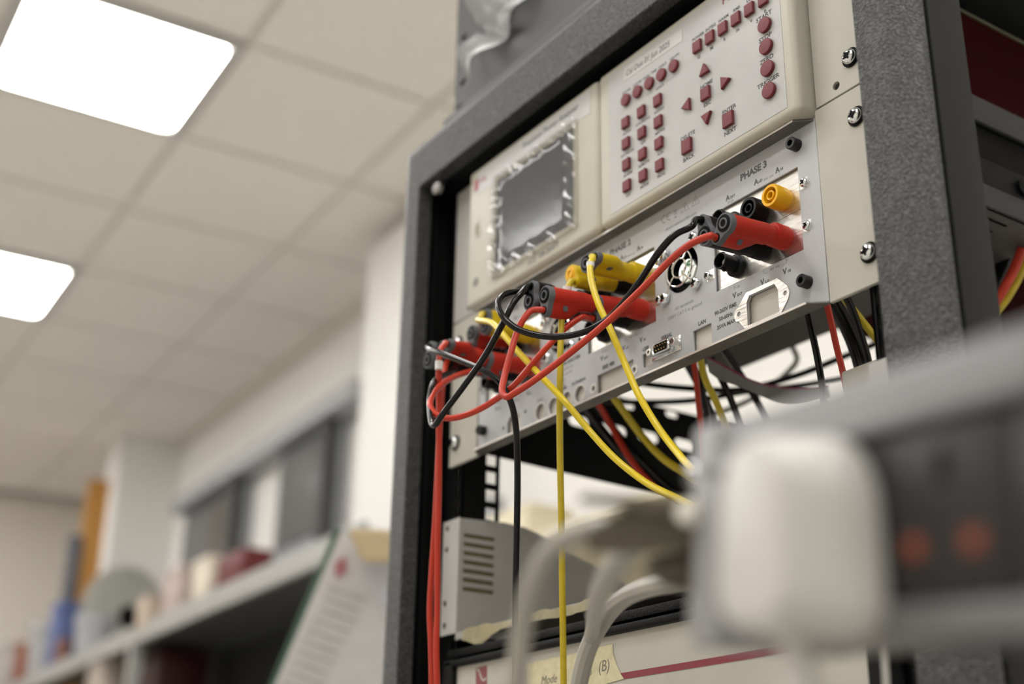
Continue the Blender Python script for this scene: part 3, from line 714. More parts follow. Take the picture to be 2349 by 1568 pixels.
# red lead from phase 2 inner plug to phase 1 inner plug
L2 = thing('test_lead', 'red test lead looping low at left from the inner Phase 2 plug', 'test lead', (-.03, -.08, 0))
b, t = axis_pts(*jk('Vh', 1), -.0095, -.0430, .0012, .0065); s, o_, a = plug(L2, b, t, (-.0012, 0, -.0103), M_redp, M_gryp)
b, t = axis_pts(*jk('Vh', 2), -.0095, -.0410, .0010, .0030); sb, ob, ab = plug(L2, b, t, (-.0050, 0, -.0095), M_redp, M_gryp)
pts = [s, s+a*.006, P(1335, 727, d=.910), P(1298, 752, d=.905), P(1240, 812, d=.90), P(1185, 877, d=.902), P(1140, 914, d=.905), P(1080, 947, d=.915), P(1030, 959, d=.92), P(1000, 950, d=.925), P(987, 930, d=.932), P(993, 905, d=.945), P(1015, 880, d=.96), P(1052, 860, d=.985), P(1080, 852, d=1.0)] + [sb+ab*.006, sb]
obj('cable', tube(pts, RC_, 10), M_redc2, L2)
# red lead hanging straight down, outer plug of phase 1
L3 = thing('test_lead', 'red test lead with a white marker hanging straight down from the outer Phase 1 plug', 'test lead', (-.12, -.1, -.05))
b, t = axis_pts(*jk('Vh', 2), -.0420, -.0810, .0028, .0038); s, o_, a = plug(L3, b, t, (.0102, 0, .0010), M_redp, M_gryp)
pts = [s, s+a*.004, P(1022, 788, d=.985), P(1011, 802, d=.975), P(1007, 830, d=.968), P(1007, 900, d=.965), P(1007, 1100, d=.955), P(1004, 1250, d=.95), P(1003, 1400, d=.945), P(1001, 1480, d=.94), P(1003, 1600, d=.935), P(1000, 2200, d=.93)]
obj('cable', tube(pts, RC_, 10), M_redc, L3)
q = P(1007, 838, d=.965); obj('marker_sleeve', lathe(bmesh.new(), q+Vector((0, 0, -.0032)), (0, 0, 1), [(0, .0029), (.0064, .0029)], 18), M_marker, L3)
# second red hanging lead, current low of phase 1
L4 = thing('test_lead', 'red test lead beside the white-marked one, bowing out to its left lower down', 'test lead', (-.12, -.09, -.05))
b, t = axis_pts(*jk('Al', 2), -.0095, -.0430, .0008, .0015); s, o_, a = plug(L4, b, t, (-.0015, 0, -.0102), M_redp, M_gryp)
pts = [s, s+a*.008, P(1045, 802, d=1.035), P(1024, 832, d=1.01), P(1016, 880, d=.985), P(1010, 960, d=.97), P(1004, 1080, d=.965), P(998, 1200, d=.962), P(990, 1320, d=.958), P(986, 1400, d=.956), P(989, 1480, d=.952), P(991, 1600, d=.95), P(988, 2200, d=.94)]
obj('cable', tube(pts, RC_, 10), M_redc, L4)
# black lead 1
L5 = thing('test_lead', 'black test lead looping from Phase 3 round in a wide oval to Phase 2', 'test lead', (.05, -.07, .02))
b, t = axis_pts(*jk('Vl', 0), -.0095, -.0490, .0012, .0042); s, o_, a = plug(L5, b, t, (-.0012, 0, .0102), M_blkp, M_gryp)
b, t = axis_pts(*jk('Vl', 1), -.0095, -.0440, .0012, .0045); sb, ob, ab = plug(L5, b, t, (.0036, 0, .0096), M_blkp, M_gryp)
pts = [s, s+a*.006, P(1585, 520, d=.815), P(1550, 537, d=.818), P(1510, 580, d=.825), P(1460, 655, d=.835), P(1400, 726, d=.845), P(1350, 757, d=.85), P(1290, 771, d=.855), P(1235, 769, d=.86), P(1185, 753, d=.865), P(1155, 727, d=.872), P(1143, 700, d=.882), P(1152, 679, d=.893), P(1180, 669, d=.905), P(1215, 670, d=.92), P(1262, 684, d=.935)] + [sb+ab*.008, sb]
obj('cable', tube(pts, RC_, 10), M_blkc, L5)
# black lead 2
L6 = thing('test_lead', 'black test lead crossing diagonally from the outer Phase 2 plug to a sharp bend', 'test lead', (-.05, -.08, 0))
b, t = axis_pts(*jk('Vl', 1), -.0450, -.0840, .0046, .0078); s, o_, a = plug(L6, b, t, (.0036, 0, .0096), M_blkp, M_gryp)
b, t = axis_pts(*jk('Vl', 2), -.0095, -.0430, .0010, .0040); sb, ob, ab = plug(L6, b, t, (.0020, 0, .0100), M_blkp, M_gryp)
pts = [s, s+a*.004, P(1196, 672, d=.902), P(1178, 694, d=.895), P(1150, 748, d=.89), P(1110, 820, d=.89), P(1060, 890, d=.895), P(1015, 950, d=.90), P(999, 973, d=.905), P(992, 973, d=.912), P(987, 950, d=.925), P(986, 915, d=.94), P(992, 885, d=.955), P(1005, 866, d=.975), P(1040, 850, d=1.0)] + [sb+ab*.012, sb]
obj('cable', tube(pts, RC_, 10), M_blkc, L6)
# black lead 3
L7 = thing('test_lead', 'black test lead arching from the far left plug then hanging vertically', 'test lead', (-.1, -.1, -.05))
b, t = axis_pts(*jk('Vl', 2), -.0440, -.0820, .0042, .0066); s, o_, a = plug(L7, b, t, (.0040, 0, .0092), M_blkp, M_gryp)
pts = [s, s+a*.003, P(983, 798, d=1.0), P(985, 800, d=.98), P(1008, 808, d=.955), P(1058, 828, d=.93), P(1105, 848, d=.91), P(1140, 870, d=.90), P(1162, 900, d=.893), P(1176, 935, d=.89), P(1184, 985, d=.888), P(1187, 1060, d=.886), P(1186, 1200, d=.885), P(1183, 1350, d=.885), P(1183, 1600, d=.88), P(1183, 2200, d=.87)]
obj('cable', tube(pts, RC_, 10), M_blkc, L7)
# yellow leads
L8 = thing('test_lead', 'yellow test lead from the upper Phase 2 plug running down to the power strip', 'test lead', (.05, -.06, .02))
b, t = axis_pts(*jk('Ah', 1), -.0095, -.0490, .0012, .0040); s, o_, a = plug(L8, b, t, (.0100, 0, .0008), M_yelp, M_gryp)
pts = [s, s+a*.004, P(1360, 593, d=.905), P(1354, 606, d=.895), P(1356, 640, d=.885), P(1372, 695, d=.872), P(1400, 755, d=.86), P(1432, 830, d=.846), P(1465, 905, d=.83), P(1510, 980, d=.815), P(1560, 1045, d=.79), P(1615, 1105, d=.74), P(1680, 1180, d=.66), P(1780, 1240, d=.58), P(2000, 1250, d=.52), P(2600, 1150, d=.46)]
obj('cable', tube(pts, RC_, 10), M_yelc, L8)
q = P(1354, 608, d=.894); obj('marker_sleeve', lathe(bmesh.new(), q+Vector((0, 0, -.001)), (0.1, 0, 1), [(0, .0028), (.0030, .0028)], 18), M_marker, L8)
L9 = thing('test_lead', 'soiled yellow test lead hanging vertically from the lower all-yellow Phase 2 plug', 'test lead', (.0, -.06, -.05))
b, t = axis_pts(*jk('Al', 1), -.0095, -.0480, .0012, .0038); s, o_, a = plug(L9, b, t, (.0045, 0, -.0078), M_yelp, M_yelp, capless=True)
pts = [s, s+a*.004, P(1309, 648, d=.925), P(1300, 664, d=.917), P(1292, 700, d=.91), P(1287, 760, d=.902), P(1285, 850, d=.892), P(1284, 950, d=.89), P(1285, 1060, d=.888), P(1288, 1200, d=.886), P(1290, 1350, d=.884), P(1293, 1600, d=.88), P(1293, 2200, d=.87)]
obj('cable', tube(pts, RC_, 10), M_yelc2, L9)
q = P(1301, 664, d=.917); mk = obj('marker_sleeve', lathe(bmesh.new(), q+Vector((-.001, 0, -.0028)), (.25, 0, 1), [(0, .0031), (.0052, .0031)], 18), M_marker, L9)
LA = thing('test_lead', 'yellow test lead from the Phase 1 plug slanting across the panel down to the right', 'test lead', (-.03, -.08, 0))
b, t = axis_pts(*jk('Ah', 2), -.0095, -.0430, .0010, .0030); s, o_, a = plug(LA, b, t, (.0015, 0, .0098), M_yelp, M_gryp)
pts = [s, s+a*.004, P(1103, 729, d=1.02), P(1096, 733, d=1.0), P(1107, 735, d=.98), P(1130, 741, d=.955), P(1152, 764, d=.935), P(1190, 808, d=.915), P(1250, 872, d=.89), P(1300, 925, d=.87), P(1350, 985, d=.86), P(1410, 1050, d=.84), P(1480, 1105, d=.82), P(1560, 1145, d=.78), P(1650, 1190, d=.70), P(1760, 1270, d=.62), P(2000, 1290, d=.55), P(2600, 1200, d=.48)]
obj('cable', tube(pts, RC_, 10), M_yelc, LA)

# ------------------------------------------------------------------ wiring behind the panel
def cable(label, m, r, pts, name='cable', flat=1.0, cat='cable', group=None, drop=False):
    e = pts[-1]
    if drop and e.z > -.13: pts = pts + [Vector((e.x, max(e.y, .012), (e.z-.139)/2)), Vector((e.x, max(e.y, .012), -.1385))]
    o = obj(name, tube(pts, r, 8, 10, flat=flat), m, None); return tag(o, label, cat, group)
def sq(u0, v0, u1, v1, d0, d1, sag=0, k=4):
    return [P(u0+(u1-u0)*i/k, v0+(v1-v0)*i/k+sag*math.sin(math.pi*i/k), d=d0+(d1-d0)*i/k) for i in range(k+1)]
cable('red wire dropping from under the panel right of the mains inlet', M_redc, .0022, [P(1885, 660, d=.87), P(1900, 710, d=.87), P(1918, 790, d=.868), P(1935, 860, d=.865), P(1948, 930, d=.86), P(1955, 1050, d=.85)], drop=True)
cable('single black cable dropping just left of the red wire under the panel', M_blkc, .0024, [P(1845, 680, d=.88), P(1858, 740, d=.88), P(1875, 820, d=.878), P(1888, 900, d=.875), P(1895, 1000, d=.87), P(1900, 1100, d=.86)], drop=True)
cable('thick black cable, leftmost of the bundle right of the red wire', M_blkc, .0030, [P(1900, 680, d=.92), P(1925, 730, d=.92), P(1952, 790, d=.92), P(1970, 850, d=.92), P(1985, 960, d=.92)], drop=True)
cable('thick black cable, second in the bundle right of the red wire', M_blkc, .0034, [P(1905, 670, d=.94), P(1945, 740, d=.94), P(1975, 810, d=.94), P(1990, 870, d=.94), P(2000, 960, d=.94)], drop=True)
cable('black cable in front of the yellow wire beside the right post', M_blkc, .0026, [P(1935, 670, d=.90), P(1955, 710, d=.90), P(1975, 770, d=.90), P(1992, 830, d=.90), P(2006, 960, d=.90)], drop=True)
cable('yellow wire slanting behind the right post below the panel', M_yelc2, .0026, [P(1925, 670, d=.91), P(1965, 720, d=.91), P(2000, 765, d=.91), P(2025, 800, d=.91), P(2060, 900, d=.91)], drop=True)
cable('dark red wire dropping beside a yellow one under the LAN cut-out', M_redc, .0022, [P(1590, 820, d=.98), P(1597, 870, d=.98), P(1603, 930, d=.98), P(1610, 990, d=.98), P(1620, 1120, d=.98)], drop=True)
cable('black cable just right of the dark red wire under the LAN cut-out', M_blkc, .0028, [P(1588, 830, d=1.0), P(1605, 880, d=1.0), P(1618, 930, d=1.0), P(1624, 990, d=1.0), P(1630, 1100, d=1.0)], drop=True)
cable('yellow wire with kinks dropping below the LAN cut-out', M_yelc2, .0026, [P(1605, 815, d=.97), P(1618, 870, d=.97), P(1640, 915, d=.97), P(1660, 965, d=.97), P(1685, 1040, d=.97)], drop=True)
cable('black cable dropping right of the kinked yellow wire', M_blkc, .0026, [P(1630, 820, d=1.0), P(1650, 860, d=1.0), P(1672, 905, d=1.0), P(1695, 965, d=1.0), P(1720, 1050, d=1.0)], drop=True)
cable('black cable dropping under the grey ribbon', M_blkc, .0028, [P(1660, 800, d=1.05), P(1690, 845, d=1.05), P(1722, 895, d=1.05), P(1752, 950, d=1.05), P(1790, 1040, d=1.05)], drop=True)
cable('black cable behind the kinked yellow wire', M_blkc, .0028, [P(1575, 835, d=1.05), P(1600, 880, d=1.05), P(1625, 930, d=1.05), P(1645, 985, d=1.05), P(1665, 1080, d=1.05)], drop=True)
cable('long thin black cable sagging horizontally across the bright gap, upper one', M_blkc, .0026, [P(1380, 860, d=1.15), P(1480, 880, d=1.15), P(1590, 891, d=1.15), P(1700, 893, d=1.15), P(1830, 860, d=1.15), P(1930, 820, d=1.15), P(2030, 780, d=1.15)])
cable('long thin black cable sagging horizontally across the bright gap, lower one', M_blkc, .0026, [P(1350, 915, d=1.2), P(1450, 922, d=1.2), P(1590, 918, d=1.2), P(1700, 900, d=1.2), P(1850, 882, d=1.2), P(1950, 865, d=1.2), P(2040, 840, d=1.2)])
cable('thin grey cord curling in front of the bright wall behind the rack', mat('grey_cord', (.2, .21, .19), .5), .0028, [P(1600, 960, d=1.3), P(1680, 935, d=1.3), P(1740, 905, d=1.3), P(1800, 860, d=1.3), P(1828, 825, d=1.3), P(1815, 790, d=1.3)])
cable('dark yellow wire slanting behind the two bright yellow leads', M_yelc2, .0030, [P(1395, 895, d=1.02), P(1425, 935, d=1.02), P(1465, 990, d=1.02), P(1520, 1050, d=1.0), P(1580, 1090, d=.98), P(1640, 1130, d=.95)], drop=True)
cable('dark red wire behind the slanting yellow lead at the oval holes', M_redc, .0026, [P(1365, 915, d=1.08), P(1390, 955, d=1.08), P(1420, 1010, d=1.07), P(1455, 1065, d=1.05), P(1500, 1115, d=1.03), P(1570, 1170, d=1.0)], drop=True)
for k, (du, lab) in enumerate(((0, 'black cable hanging along the pierced brace, nearest the dark red wire'), (26, 'black cable hanging along the pierced brace, further right'))):
    cable(lab, M_blkc, .0032, [P(1330+du, 920, d=1.1), P(1375+du, 975, d=1.1), P(1430+du, 1040, d=1.08), P(1500+du, 1110, d=1.06), P(1570+du, 1170, d=1.04)], drop=True)
rb = [P(1620, 820, d=.98), P(1660, 840, d=.99), P(1720, 872, d=1.0), P(1780, 888, d=1.02), P(1850, 893, d=1.04), P(1900, 888, d=1.06)]
bm = bmesh.new(); q = spline(rb, 8); A = [bm.verts.new(p) for p in q]; B = []
for i, p in enumerate(q): B.append(bm.verts.new(p + Vector((-.002, .004, -.010-.002*math.sin(i*.3)))))
for i in range(len(q)-1): bm.faces.new((A[i], A[i+1], B[i+1], B[i]))
bmesh.ops.solidify(bm, geom=bm.faces[:], thickness=.0009)
rib = obj('ribbon_cable', bm, M_ribbon, None); tag(rib, 'flat grey ribbon cable with a dark pink edge under the panel', 'cable')
obj('edge_conductor', tube([p+Vector((0, 0, .0006)) for p in rb], .0007, 8, 8), mat('pink_edge', (.25, .01, .08), .5), rib)
# black bracket hanging from the underside
br = obj('cable_bracket', box(.058, .085, .235, .262, .112, .1279, bev=.002), M_black, None); tag(br, 'small black bracket under the vented instrument base', 'bracket')
# cables visible behind the right post
for lab, m_, r_, (u, v), dd in (('red cable curving behind the right post', M_redc, .0038, (2300, 640), 0), ('yellow cable curving behind the right post', M_yelc2, .0038, (2318, 640), .01), ('black cable curving beside the yellow one behind the right post', M_blkc, .005, (2270, 640), .03), ('thick black cable low behind the right post', M_blkc, .007, (2345, 740), .05)):
    cable(lab, m_, r_, [P(u+45, v-70, d=1.0+dd), P(u+25, v-20, d=1.0+dd), P(u-8, v+40, d=1.0+dd), P(u-50, v+100, d=1.0+dd), P(u-80, v+220, d=1.0+dd)])
rc = thing('red_case', 'dark maroon instrument case seen through the open rack side at top right', 'case', (0, .2, .2225))
obj('body', box(-.2, .1800, .03, .60, .2225, .2960), M_maroonbox, rc, smooth=False)
obj('top_lip', box(-.2, .1812, .03, .60, .2955, .2985), mat('olive_edge', (.05, .045, .02), .5), rc, smooth=False)
# white terminal block behind strip
tb = obj('terminal_block', box(-.028, .028, -.01, .01, -.022, .022, bev=.003), M_cream, None)
tb.location = P(1985, 880, d=.80); tb.scale = (.5, .5, .5); tag(tb, 'cream terminal block where the black cables end beside the right post', 'connector')

# ------------------------------------------------------------------ vented shelf with masking tape
sh = thing('rack_shelf', 'light grey vented cantilever shelf below the terminal panel', 'shelf', (0, 0, -.144))
sidep = [(0, -.0465), (.045, -.0440), (.065, -.0450), (.084, -.0500), (.107, -.0590), (.13, -.0660), (.1545, -.0725), (.20, -.092), (.25, -.115), (.30, -.1410), (0, -.1410)]
M_shelf = mat('shelf_grey', (.36, .355, .335), .5)
for s in (-1, 1):
    x0, x1 = (-.2232, -.2220) if s < 0 else (.2220, .2232)
    hs = [rect(.0045, .0345, -.0603-.0074*k-.0018, -.0603-.0074*k+.0018) for k in range(7)]
    obj('side_bracket', plate_bm([sidep] + hs, x0, x1, 'YZ'), M_shelf, sh, smooth=False)
    a, b = (-.2470, -.2222) if s < 0 else (.2222, .2470)
    cx = -.2413 if s < 0 else .2413
    obj('ear', plate_bm([rect(a, b, -.1410, -.0460)] + [circ(cx, z, .0028, 14) for z in (-.0524, -.0701, -.1152, -.1330)], -.0008, .0010, 'XZ', bev=.0003), mat('shelf_ear', (.45, .44, .42), .5), sh, smooth=False)
obj('slot_liner', box(-.2245, -.2238, .0025, .042, -.112, -.055), mat('olive_liner', (.16, .14, .07), .6), sh, smooth=False)
obj('tray', box(-.2225, .2225, .0, .30, -.1425, -.1410), M_shelf, sh, smooth=False)
obj('front_lip', box(-.2225, .2225, -.001, .0005, -.1470, -.1410, bev=.0004), M_shelf, sh)
bm = bmesh.new()
for (u, v) in ((1176, 1262), (1226, 1262), (1218, 1321), (1196, 1318)):
    q = P(u, v, x=-.222); lathe(bm, q, (1, 0, 0), [(0, .0016), (.0006, .0012)], 10)
obj('rivets', bm, M_cream, sh)
bm = bmesh.new(); N = 60; A = []; B = []
for i in range(N+1):
    x = -.208 + .42*i/N; w = .0010*math.sin(i*.9)+.0008*math.sin(i*2.3+1)
    top = -.1410 + .0012*math.sin(i*.55)+.0006*math.sin(i*1.7); bot = -.1478 - .0012*math.sin(i*.35+.5) - (.006*math.exp(-((i-3.5)/2.2)**2))
    A.append(bm.verts.new((x, -.0022+w*.4, top))); B.append(bm.verts.new((x, -.0030-w, bot)))
for i in range(N): bm.faces.new((A[i], A[i+1], B[i+1], B[i]))
bmesh.ops.solidify(bm, geom=bm.faces[:], thickness=.0003)
tag(obj('masking_tape', bm, M_tape, None), 'wavy cream masking tape peeling along the front edge of the grey shelf', 'tape')

# ------------------------------------------------------------------ lower instrument
li = thing('lower_instrument', 'cream instrument with black bezel and maroon stripe at the bottom of the rack', 'instrument', (0, 0, -.29))
bm = bmesh.new(); bx(bm, -.2255, .2255, -.006, .010, -.1620, -.1555, bev=.001); bx(bm, -.2255, .2255, -.0105, .010, -.1700, -.1645, bev=.0018, seg=3)
for s in (-1, 1): bx(bm, min(s*.2105, s*.2255), max(s*.2105, s*.2255), -.0105, .010, -.2900, -.1640, bev=.0022, seg=3)
bx(bm, -.2255, .2255, -.0105, .010, -.2930, -.2860, bev=.002)
obj('bezel', bm, M_blackt, li)
obj('front_panel', box(-.2110, .2110, -.0055, .008, -.2870, -.1690), M_ear, li, smooth=False)
obj('case', box(-.21, .21, .010, .40, -.292, -.1570), M_black, li, smooth=False)
def onf(pts, m, name, y=-.0056, parent=None, th=.0002, label=None):
    bm = plate_bm([[(P(u, v, y=y).x, P(u, v, y=y).z) for u, v in pts]], y-th, y, 'XZ'); return obj(name, bm, m, parent, smooth=False, label=label)
q0 = P(1425, 1549, y=-.0056); q1 = P(1700, 1507, y=-.0056)
obj('stripe', box(-.006, .2105, -.0058, -.0056, (q0.z+q1.z)/2-.0021, (q0.z+q1.z)/2+.0021), M_redink, li, smooth=False)
lg = onf([(1092, 1532), (1117, 1525), (1117, 1574), (1092, 1580)], mat('logo_maroon', (.22, .06, .07), .5), 'logo', parent=li)
wv = bmesh.new(); y = -.00585
pw = [(1094, 1537), (1098, 1535), (1101, 1545), (1105, 1557), (1110, 1560), (1115, 1554)]
for (a, b), (c, d) in zip(pw, pw[1:]):
    p0, p1 = P(a, b, y=y), P(c, d, y=y); line(wv, p0.x, p0.z, p1.x, p1.z, .0016, y)
obj('logo_wave', wv, M_ear, lg, smooth=False)
tpn = thing('tape_label', 'torn yellow masking tape label with pencil writing on the bottom instrument', 'label', (-.07, -.006, -.19))
onf([(1204, 1522), (1260, 1510), (1330, 1495), (1406, 1476), (1406, 1496), (1414, 1522), (1424, 1545), (1432, 1556), (1330, 1585), (1212, 1610), (1209, 1560)], M_tape, 'tape', y=-.0058, parent=tpn, th=.0003)
bm = bmesh.new(); y = -.0062
p0 = P(1372, 1541, y=y); txt(bm, '(B)', p0.x, p0.z, .0105, y, shear=.15, rot=R(1)); p0 = P(1340, 1551, y=y); txt(bm, '16', p0.x, p0.z, .0085, y, shear=.15)
p0 = P(1240, 1570, y=y); txt(bm, 'Mode', p0.x, p0.z, .0085, y, shear=.3); obj('pencil_writing', bm, M_pencil, tpn, smooth=False)

# ------------------------------------------------------------------ power strip in the foreground
YF, xl, zt = -.297, .409, -.190; zb = zt-.0636
PIV = Matrix.Translation((xl, YF, zt)); TILT = PIV @ Matrix.Rotation(R(-12.9), 4, 'Z') @ Matrix.Rotation(R(7.1), 4, 'Y') @ PIV.inverted()
def PL(u, v, y):
    D = fw + rt*((u-W/2)/FPX) - up*((v-H/2)/FPX); o = TILT.inverted() @ CO; D = TILT.inverted().to_3x3() @ D
    return o + D*((y-o.y)/D.y)
ps = thing('power_strip', 'grey aluminium power strip with black sockets across the lower right foreground', 'power strip', (.55, YF, zb))
bm = bmesh.new(); XR = .80; lipT, lipB = .0155, .0075
bx(bm, xl, XR, YF, YF+.046, zt-.003, zt, bev=.0012); bx(bm, xl, XR, YF, YF+.003, zt-lipT, zt-.001, bev=.0012); bx(bm, xl, XR, YF-.0015, YF+.002, zt-lipT, zt-lipT+.005, bev=.0014)
bx(bm, xl, XR, YF, YF+.046, zb, zb+.003, bev=.0012); bx(bm, xl, XR, YF, YF+.003, zb+.001, zb+lipB, bev=.0012); bx(bm, xl, XR, YF+.042, YF+.046, zb, zt, bev=.001)
obj('extrusion', bm, M_alu2, ps)
obj('socket_face', box(xl+.002, XR, YF+.0035, YF+.040, zb+lipB-.001, zt-lipT+.001), M_dgrey, ps, smooth=False)
bm = box(xl-.004, xl+.012, YF-.001, YF+.047, zb-.001, zt+.001, bev=.002, seg=3)
for z in (zt-.012, zb+.010): bx(bm, xl-.016, xl-.002, YF+.004, YF+.008, z-.006, z+.006, bev=.0025, seg=3)
obj('end_cap', bm, mat('pale_grey_plastic', (.30, .30, .31), .45), ps)
place_screws(ps, [(xl-.011, YF+.0035, zt-.012), (xl-.011, YF+.0035, zb+.010)], screw_bm(.0035, .0025))
def socket(cx, cz, k=1.0):
    bm = box(cx-.0225, cx+.0225, YF+.0012, YF+.004, zb+lipB+.0005, zt-lipT-.0005, bev=.0008); s = obj('outlet', bm, mat('outlet_grey', (.018, .018, .020), .45, spec=.3), ps)
    obj('earth_slot', box(cx-.0022, cx+.0022, YF+.0008, YF+.0013, cz+.0060, cz+.0145), M_black, s, smooth=False)
    for sx_ in (-1, 1): obj('shutter', box(cx+sx_*.0100-.0030, cx+sx_*.0100+.0030, YF+.0006, YF+.0013, cz-.0098, cz-.0050, bev=.0002), M_orange, s)
e = PL(2150, 1065, YF); cz = e.z-.0102
socket(e.x, cz); socket(e.x-.046, cz); socket(e.x+.046, cz)
ps.matrix_world = TILT @ Matrix.Translation(ps.location)
mt = thing('added_shade_column', 'added dark column giving shade behind the power strip at the bottom right corner', 'column', (.52, -.22, FLR))
obj('column', box(.430, .62, -.235, -.205, FLR+.01, -.275, bev=.002), M_dgrey, mt); obj('foot', box(.42, .66, -.30, -.14, FLR, FLR+.012, bev=.002), M_dgrey, mt); obj('bracket', box(.50, .56, -.246, -.235, -.300, -.245, bev=.002), M_dgrey, mt)  # added black column: darkens this corner over the frame and carries the strip
# mains plug
px0 = PL(1722, 1215, YF-.023)
mp = thing('mains_plug', 'white three-pin mains plug pushed into the left socket of the power strip', 'plug', tuple(px0))
def plugface(w, h, n=10):
    # flat bottom, rounded shoulders and narrow top
    pts = []
    for (cx, cz, r, a0, a1) in ((w*.5-.009, -h*.5+.009, .009, -90, 0), (w*.5-.42*w, h*.5-.42*w, .42*w, 0, 90), (-w*.5+.42*w, h*.5-.42*w, .42*w, 90, 180), (-w*.5+.009, -h*.5+.009, .009, 180, 270)):
        for i in range(n+1):
            a = R(a0+(a1-a0)*i/n); pts.append((cx+r*math.cos(a), cz+r*math.sin(a)))
    return pts
bm = bmesh.new(); secs = [(YF+.0005, 45, 49), (YF-.003, 46.5, 50), (YF-.008, 44.5, 49.5), (YF-.014, 37.5, 48), (YF-.019, 33, 47), (YF-.022, 31.5, 45.5), (YF-.0236, 29, 43.5), (YF-.024, 25, 39.5)]
rs = []
for y, w, h in secs: rs.append([bm.verts.new((px0.x+a, y, px0.z+b)) for a, b in [(p_[0]*(1-(.24 if y > YF-.012 else .08)*(p_[1]/h*1000+.5)), p_[1]) for p_ in plugface(w/1000, h/1000)]])
for A, B in zip(rs, rs[1:]):
    n = len(A)
    for i in range(n): bm.faces.new((A[i], A[(i+1) % n], B[(i+1) % n], B[i]))
bm.faces.new(rs[0][::-1]); bm.faces.new(rs[-1]); obj('body', bm, M_white, mp)
bm = bmesh.new()
for dx, dz, w, l in ((0, .0125, .004, .008), (-.011, -.0095, .0063, .004), (.011, -.0095, .0063, .004)): bx(bm, px0.x+dx-w/2, px0.x+dx+w/2, YF, YF+.003, px0.z+dz-l/2, px0.z+dz+l/2)
obj('pins', bm, M_gold, mp, smooth=False)
z0 = px0.z-.022
mp.matrix_world = TILT @ Matrix.Translation(mp.location)
q = TILT @ Vector((px0.x+.001, YF-.011, px0.z-.0225))
obj('cord', tube([q+Vector((0, 0, .003)), q+Vector((.0005, 0, -.008)), q+Vector((0, 0, -.03)), q+Vector((-.003, .002, -.07)), q+Vector((-.006, .005, -.2)), Vector((q.x-.02, q.y, FLR+.005))], .0042), M_white, mp).matrix_parent_inverse = (TILT @ Matrix.Translation(tuple(px0))).inverted()
# tan connector hood with grey cords, left of the strip
hd = thing('data_connector', 'tan plastic connector hood with a thumbscrew at the left end of the power strip', 'connector', tuple(P(1540, 1260, d=.42)))
def hexa(pts_near, pts_far, bm=None):
    bm = bm or bmesh.new(); A = [bm.verts.new(p) for p in pts_near]; B = [bm.verts.new(p) for p in pts_far]
    bm.faces.new(A); bm.faces.new(B[::-1]); n = len(A)
    for i in range(n): bm.faces.new((A[i], B[i], B[(i+1) % n], A[(i+1) % n]))
    return bm
def slabpx(pts, d0, d1, bev=.0025):
    bm = hexa([P(u, v, d=d0) for u, v in pts], [P(u, v, d=d1) for u, v in pts]); bmesh.ops.bevel(bm, geom=bm.edges[:], offset=bev, segments=3, affect='EDGES'); return bm
obj('hood', slabpx([(1665, 1165), (1470, 1150), (1400, 1185), (1340, 1225), (1330, 1262), (1420, 1270), (1560, 1262), (1670, 1265)], .405, .425), M_tan, hd)
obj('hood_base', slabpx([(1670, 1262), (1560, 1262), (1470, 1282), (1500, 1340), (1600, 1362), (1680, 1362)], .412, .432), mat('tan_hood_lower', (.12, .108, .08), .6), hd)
obj('flange', slabpx([(1640, 1148), (1330, 1132), (1318, 1150), (1480, 1172), (1650, 1185)], .40, .41, .0012), M_tan, hd)
q = P(1612, 1185, d=.398); obj('thumbscrew', lathe(bmesh.new(), q, (.2, -1, 0), [(0, .0038), (.008, .0038), (.0095, .003)], 18), mat('cream_knob', (.72, .70, .62), .4), hd)
obj('cord', tube([P(1560, 1215, d=.43), P(1480, 1232, d=.44), P(1420, 1285, d=.46), P(1385, 1345, d=.50), P(1366, 1402, d=.62), P(1352, 1475, d=.79), P(1330, 1560, d=.80), P(1318, 1660, d=.80), P(1300, 2300, d=.80)], .0044), M_beigec, hd)
c1 = cable('pale grey cord curving down in front of the bottom instrument, the sharper one', M_beigec, .0054, [P(1640, 1330, d=.62), P(1560, 1334, d=.66), P(1490, 1345, d=.70), P(1430, 1372, d=.74), P(1385, 1420, d=.775), P(1352, 1480, d=.785), P(1330, 1560, d=.79), P(1318, 1660, d=.79), P(1300, 2300, d=.79)])
c2 = cable('blurred pale grey cord arching down in front of the hanging black lead', M_beigec, .0036, [P(1520, 1215, d=.42), P(1400, 1212, d=.42), P(1320, 1225, d=.425), P(1262, 1262, d=.43), P(1222, 1340, d=.435), P(1200, 1430, d=.44), P(1188, 1540, d=.44), P(1180, 1700, d=.44), P(1170, 2300, d=.44)])
c3 = cable('thin white cord hanging straight under the power strip', M_white, .0014, [P(2010, 1340, d=.58), P(2016, 1400, d=.58), P(2028, 1500, d=.58), P(2034, 1600, d=.58), P(2040, 2300, d=.58)])

# ------------------------------------------------------------------ wall shelving and clutter at the left
BF, BBk = 1.50, 1.95
def SB(u, v, b=BF): return PB(u, v, b)
zt_, zb_ = (SB(505, 1338).z+SB(700, 1262).z)/2, (SB(505, 1400).z+SB(700, 1315).z)/2
s0, s1 = SB(60, 1500).x, SB(742, 1290).x
su = thing('shelving_unit', 'grey metal shelving along the back wall, loaded with small parts', 'shelf unit', RC((s0+s1)/2, 1.7, FLR)); su.rotation_euler.z = TH
def sobj(name, bm, m, smooth=False):
    me_o = obj(name, bm, m, None, smooth); me_o.matrix_world = ROOM; me_o.parent = su
    bpy.context.view_layer.update(); me_o.matrix_parent_inverse = su.matrix_world.inverted(); return me_o
sobj('top_shelf', box(s0-1.2, s1+.3, BF, BBk, zb_+.03, zb_+.05), mat('shelf_board_shaded', (.05, .05, .045), .6))  # board colour darkened to hold the shade of its underside
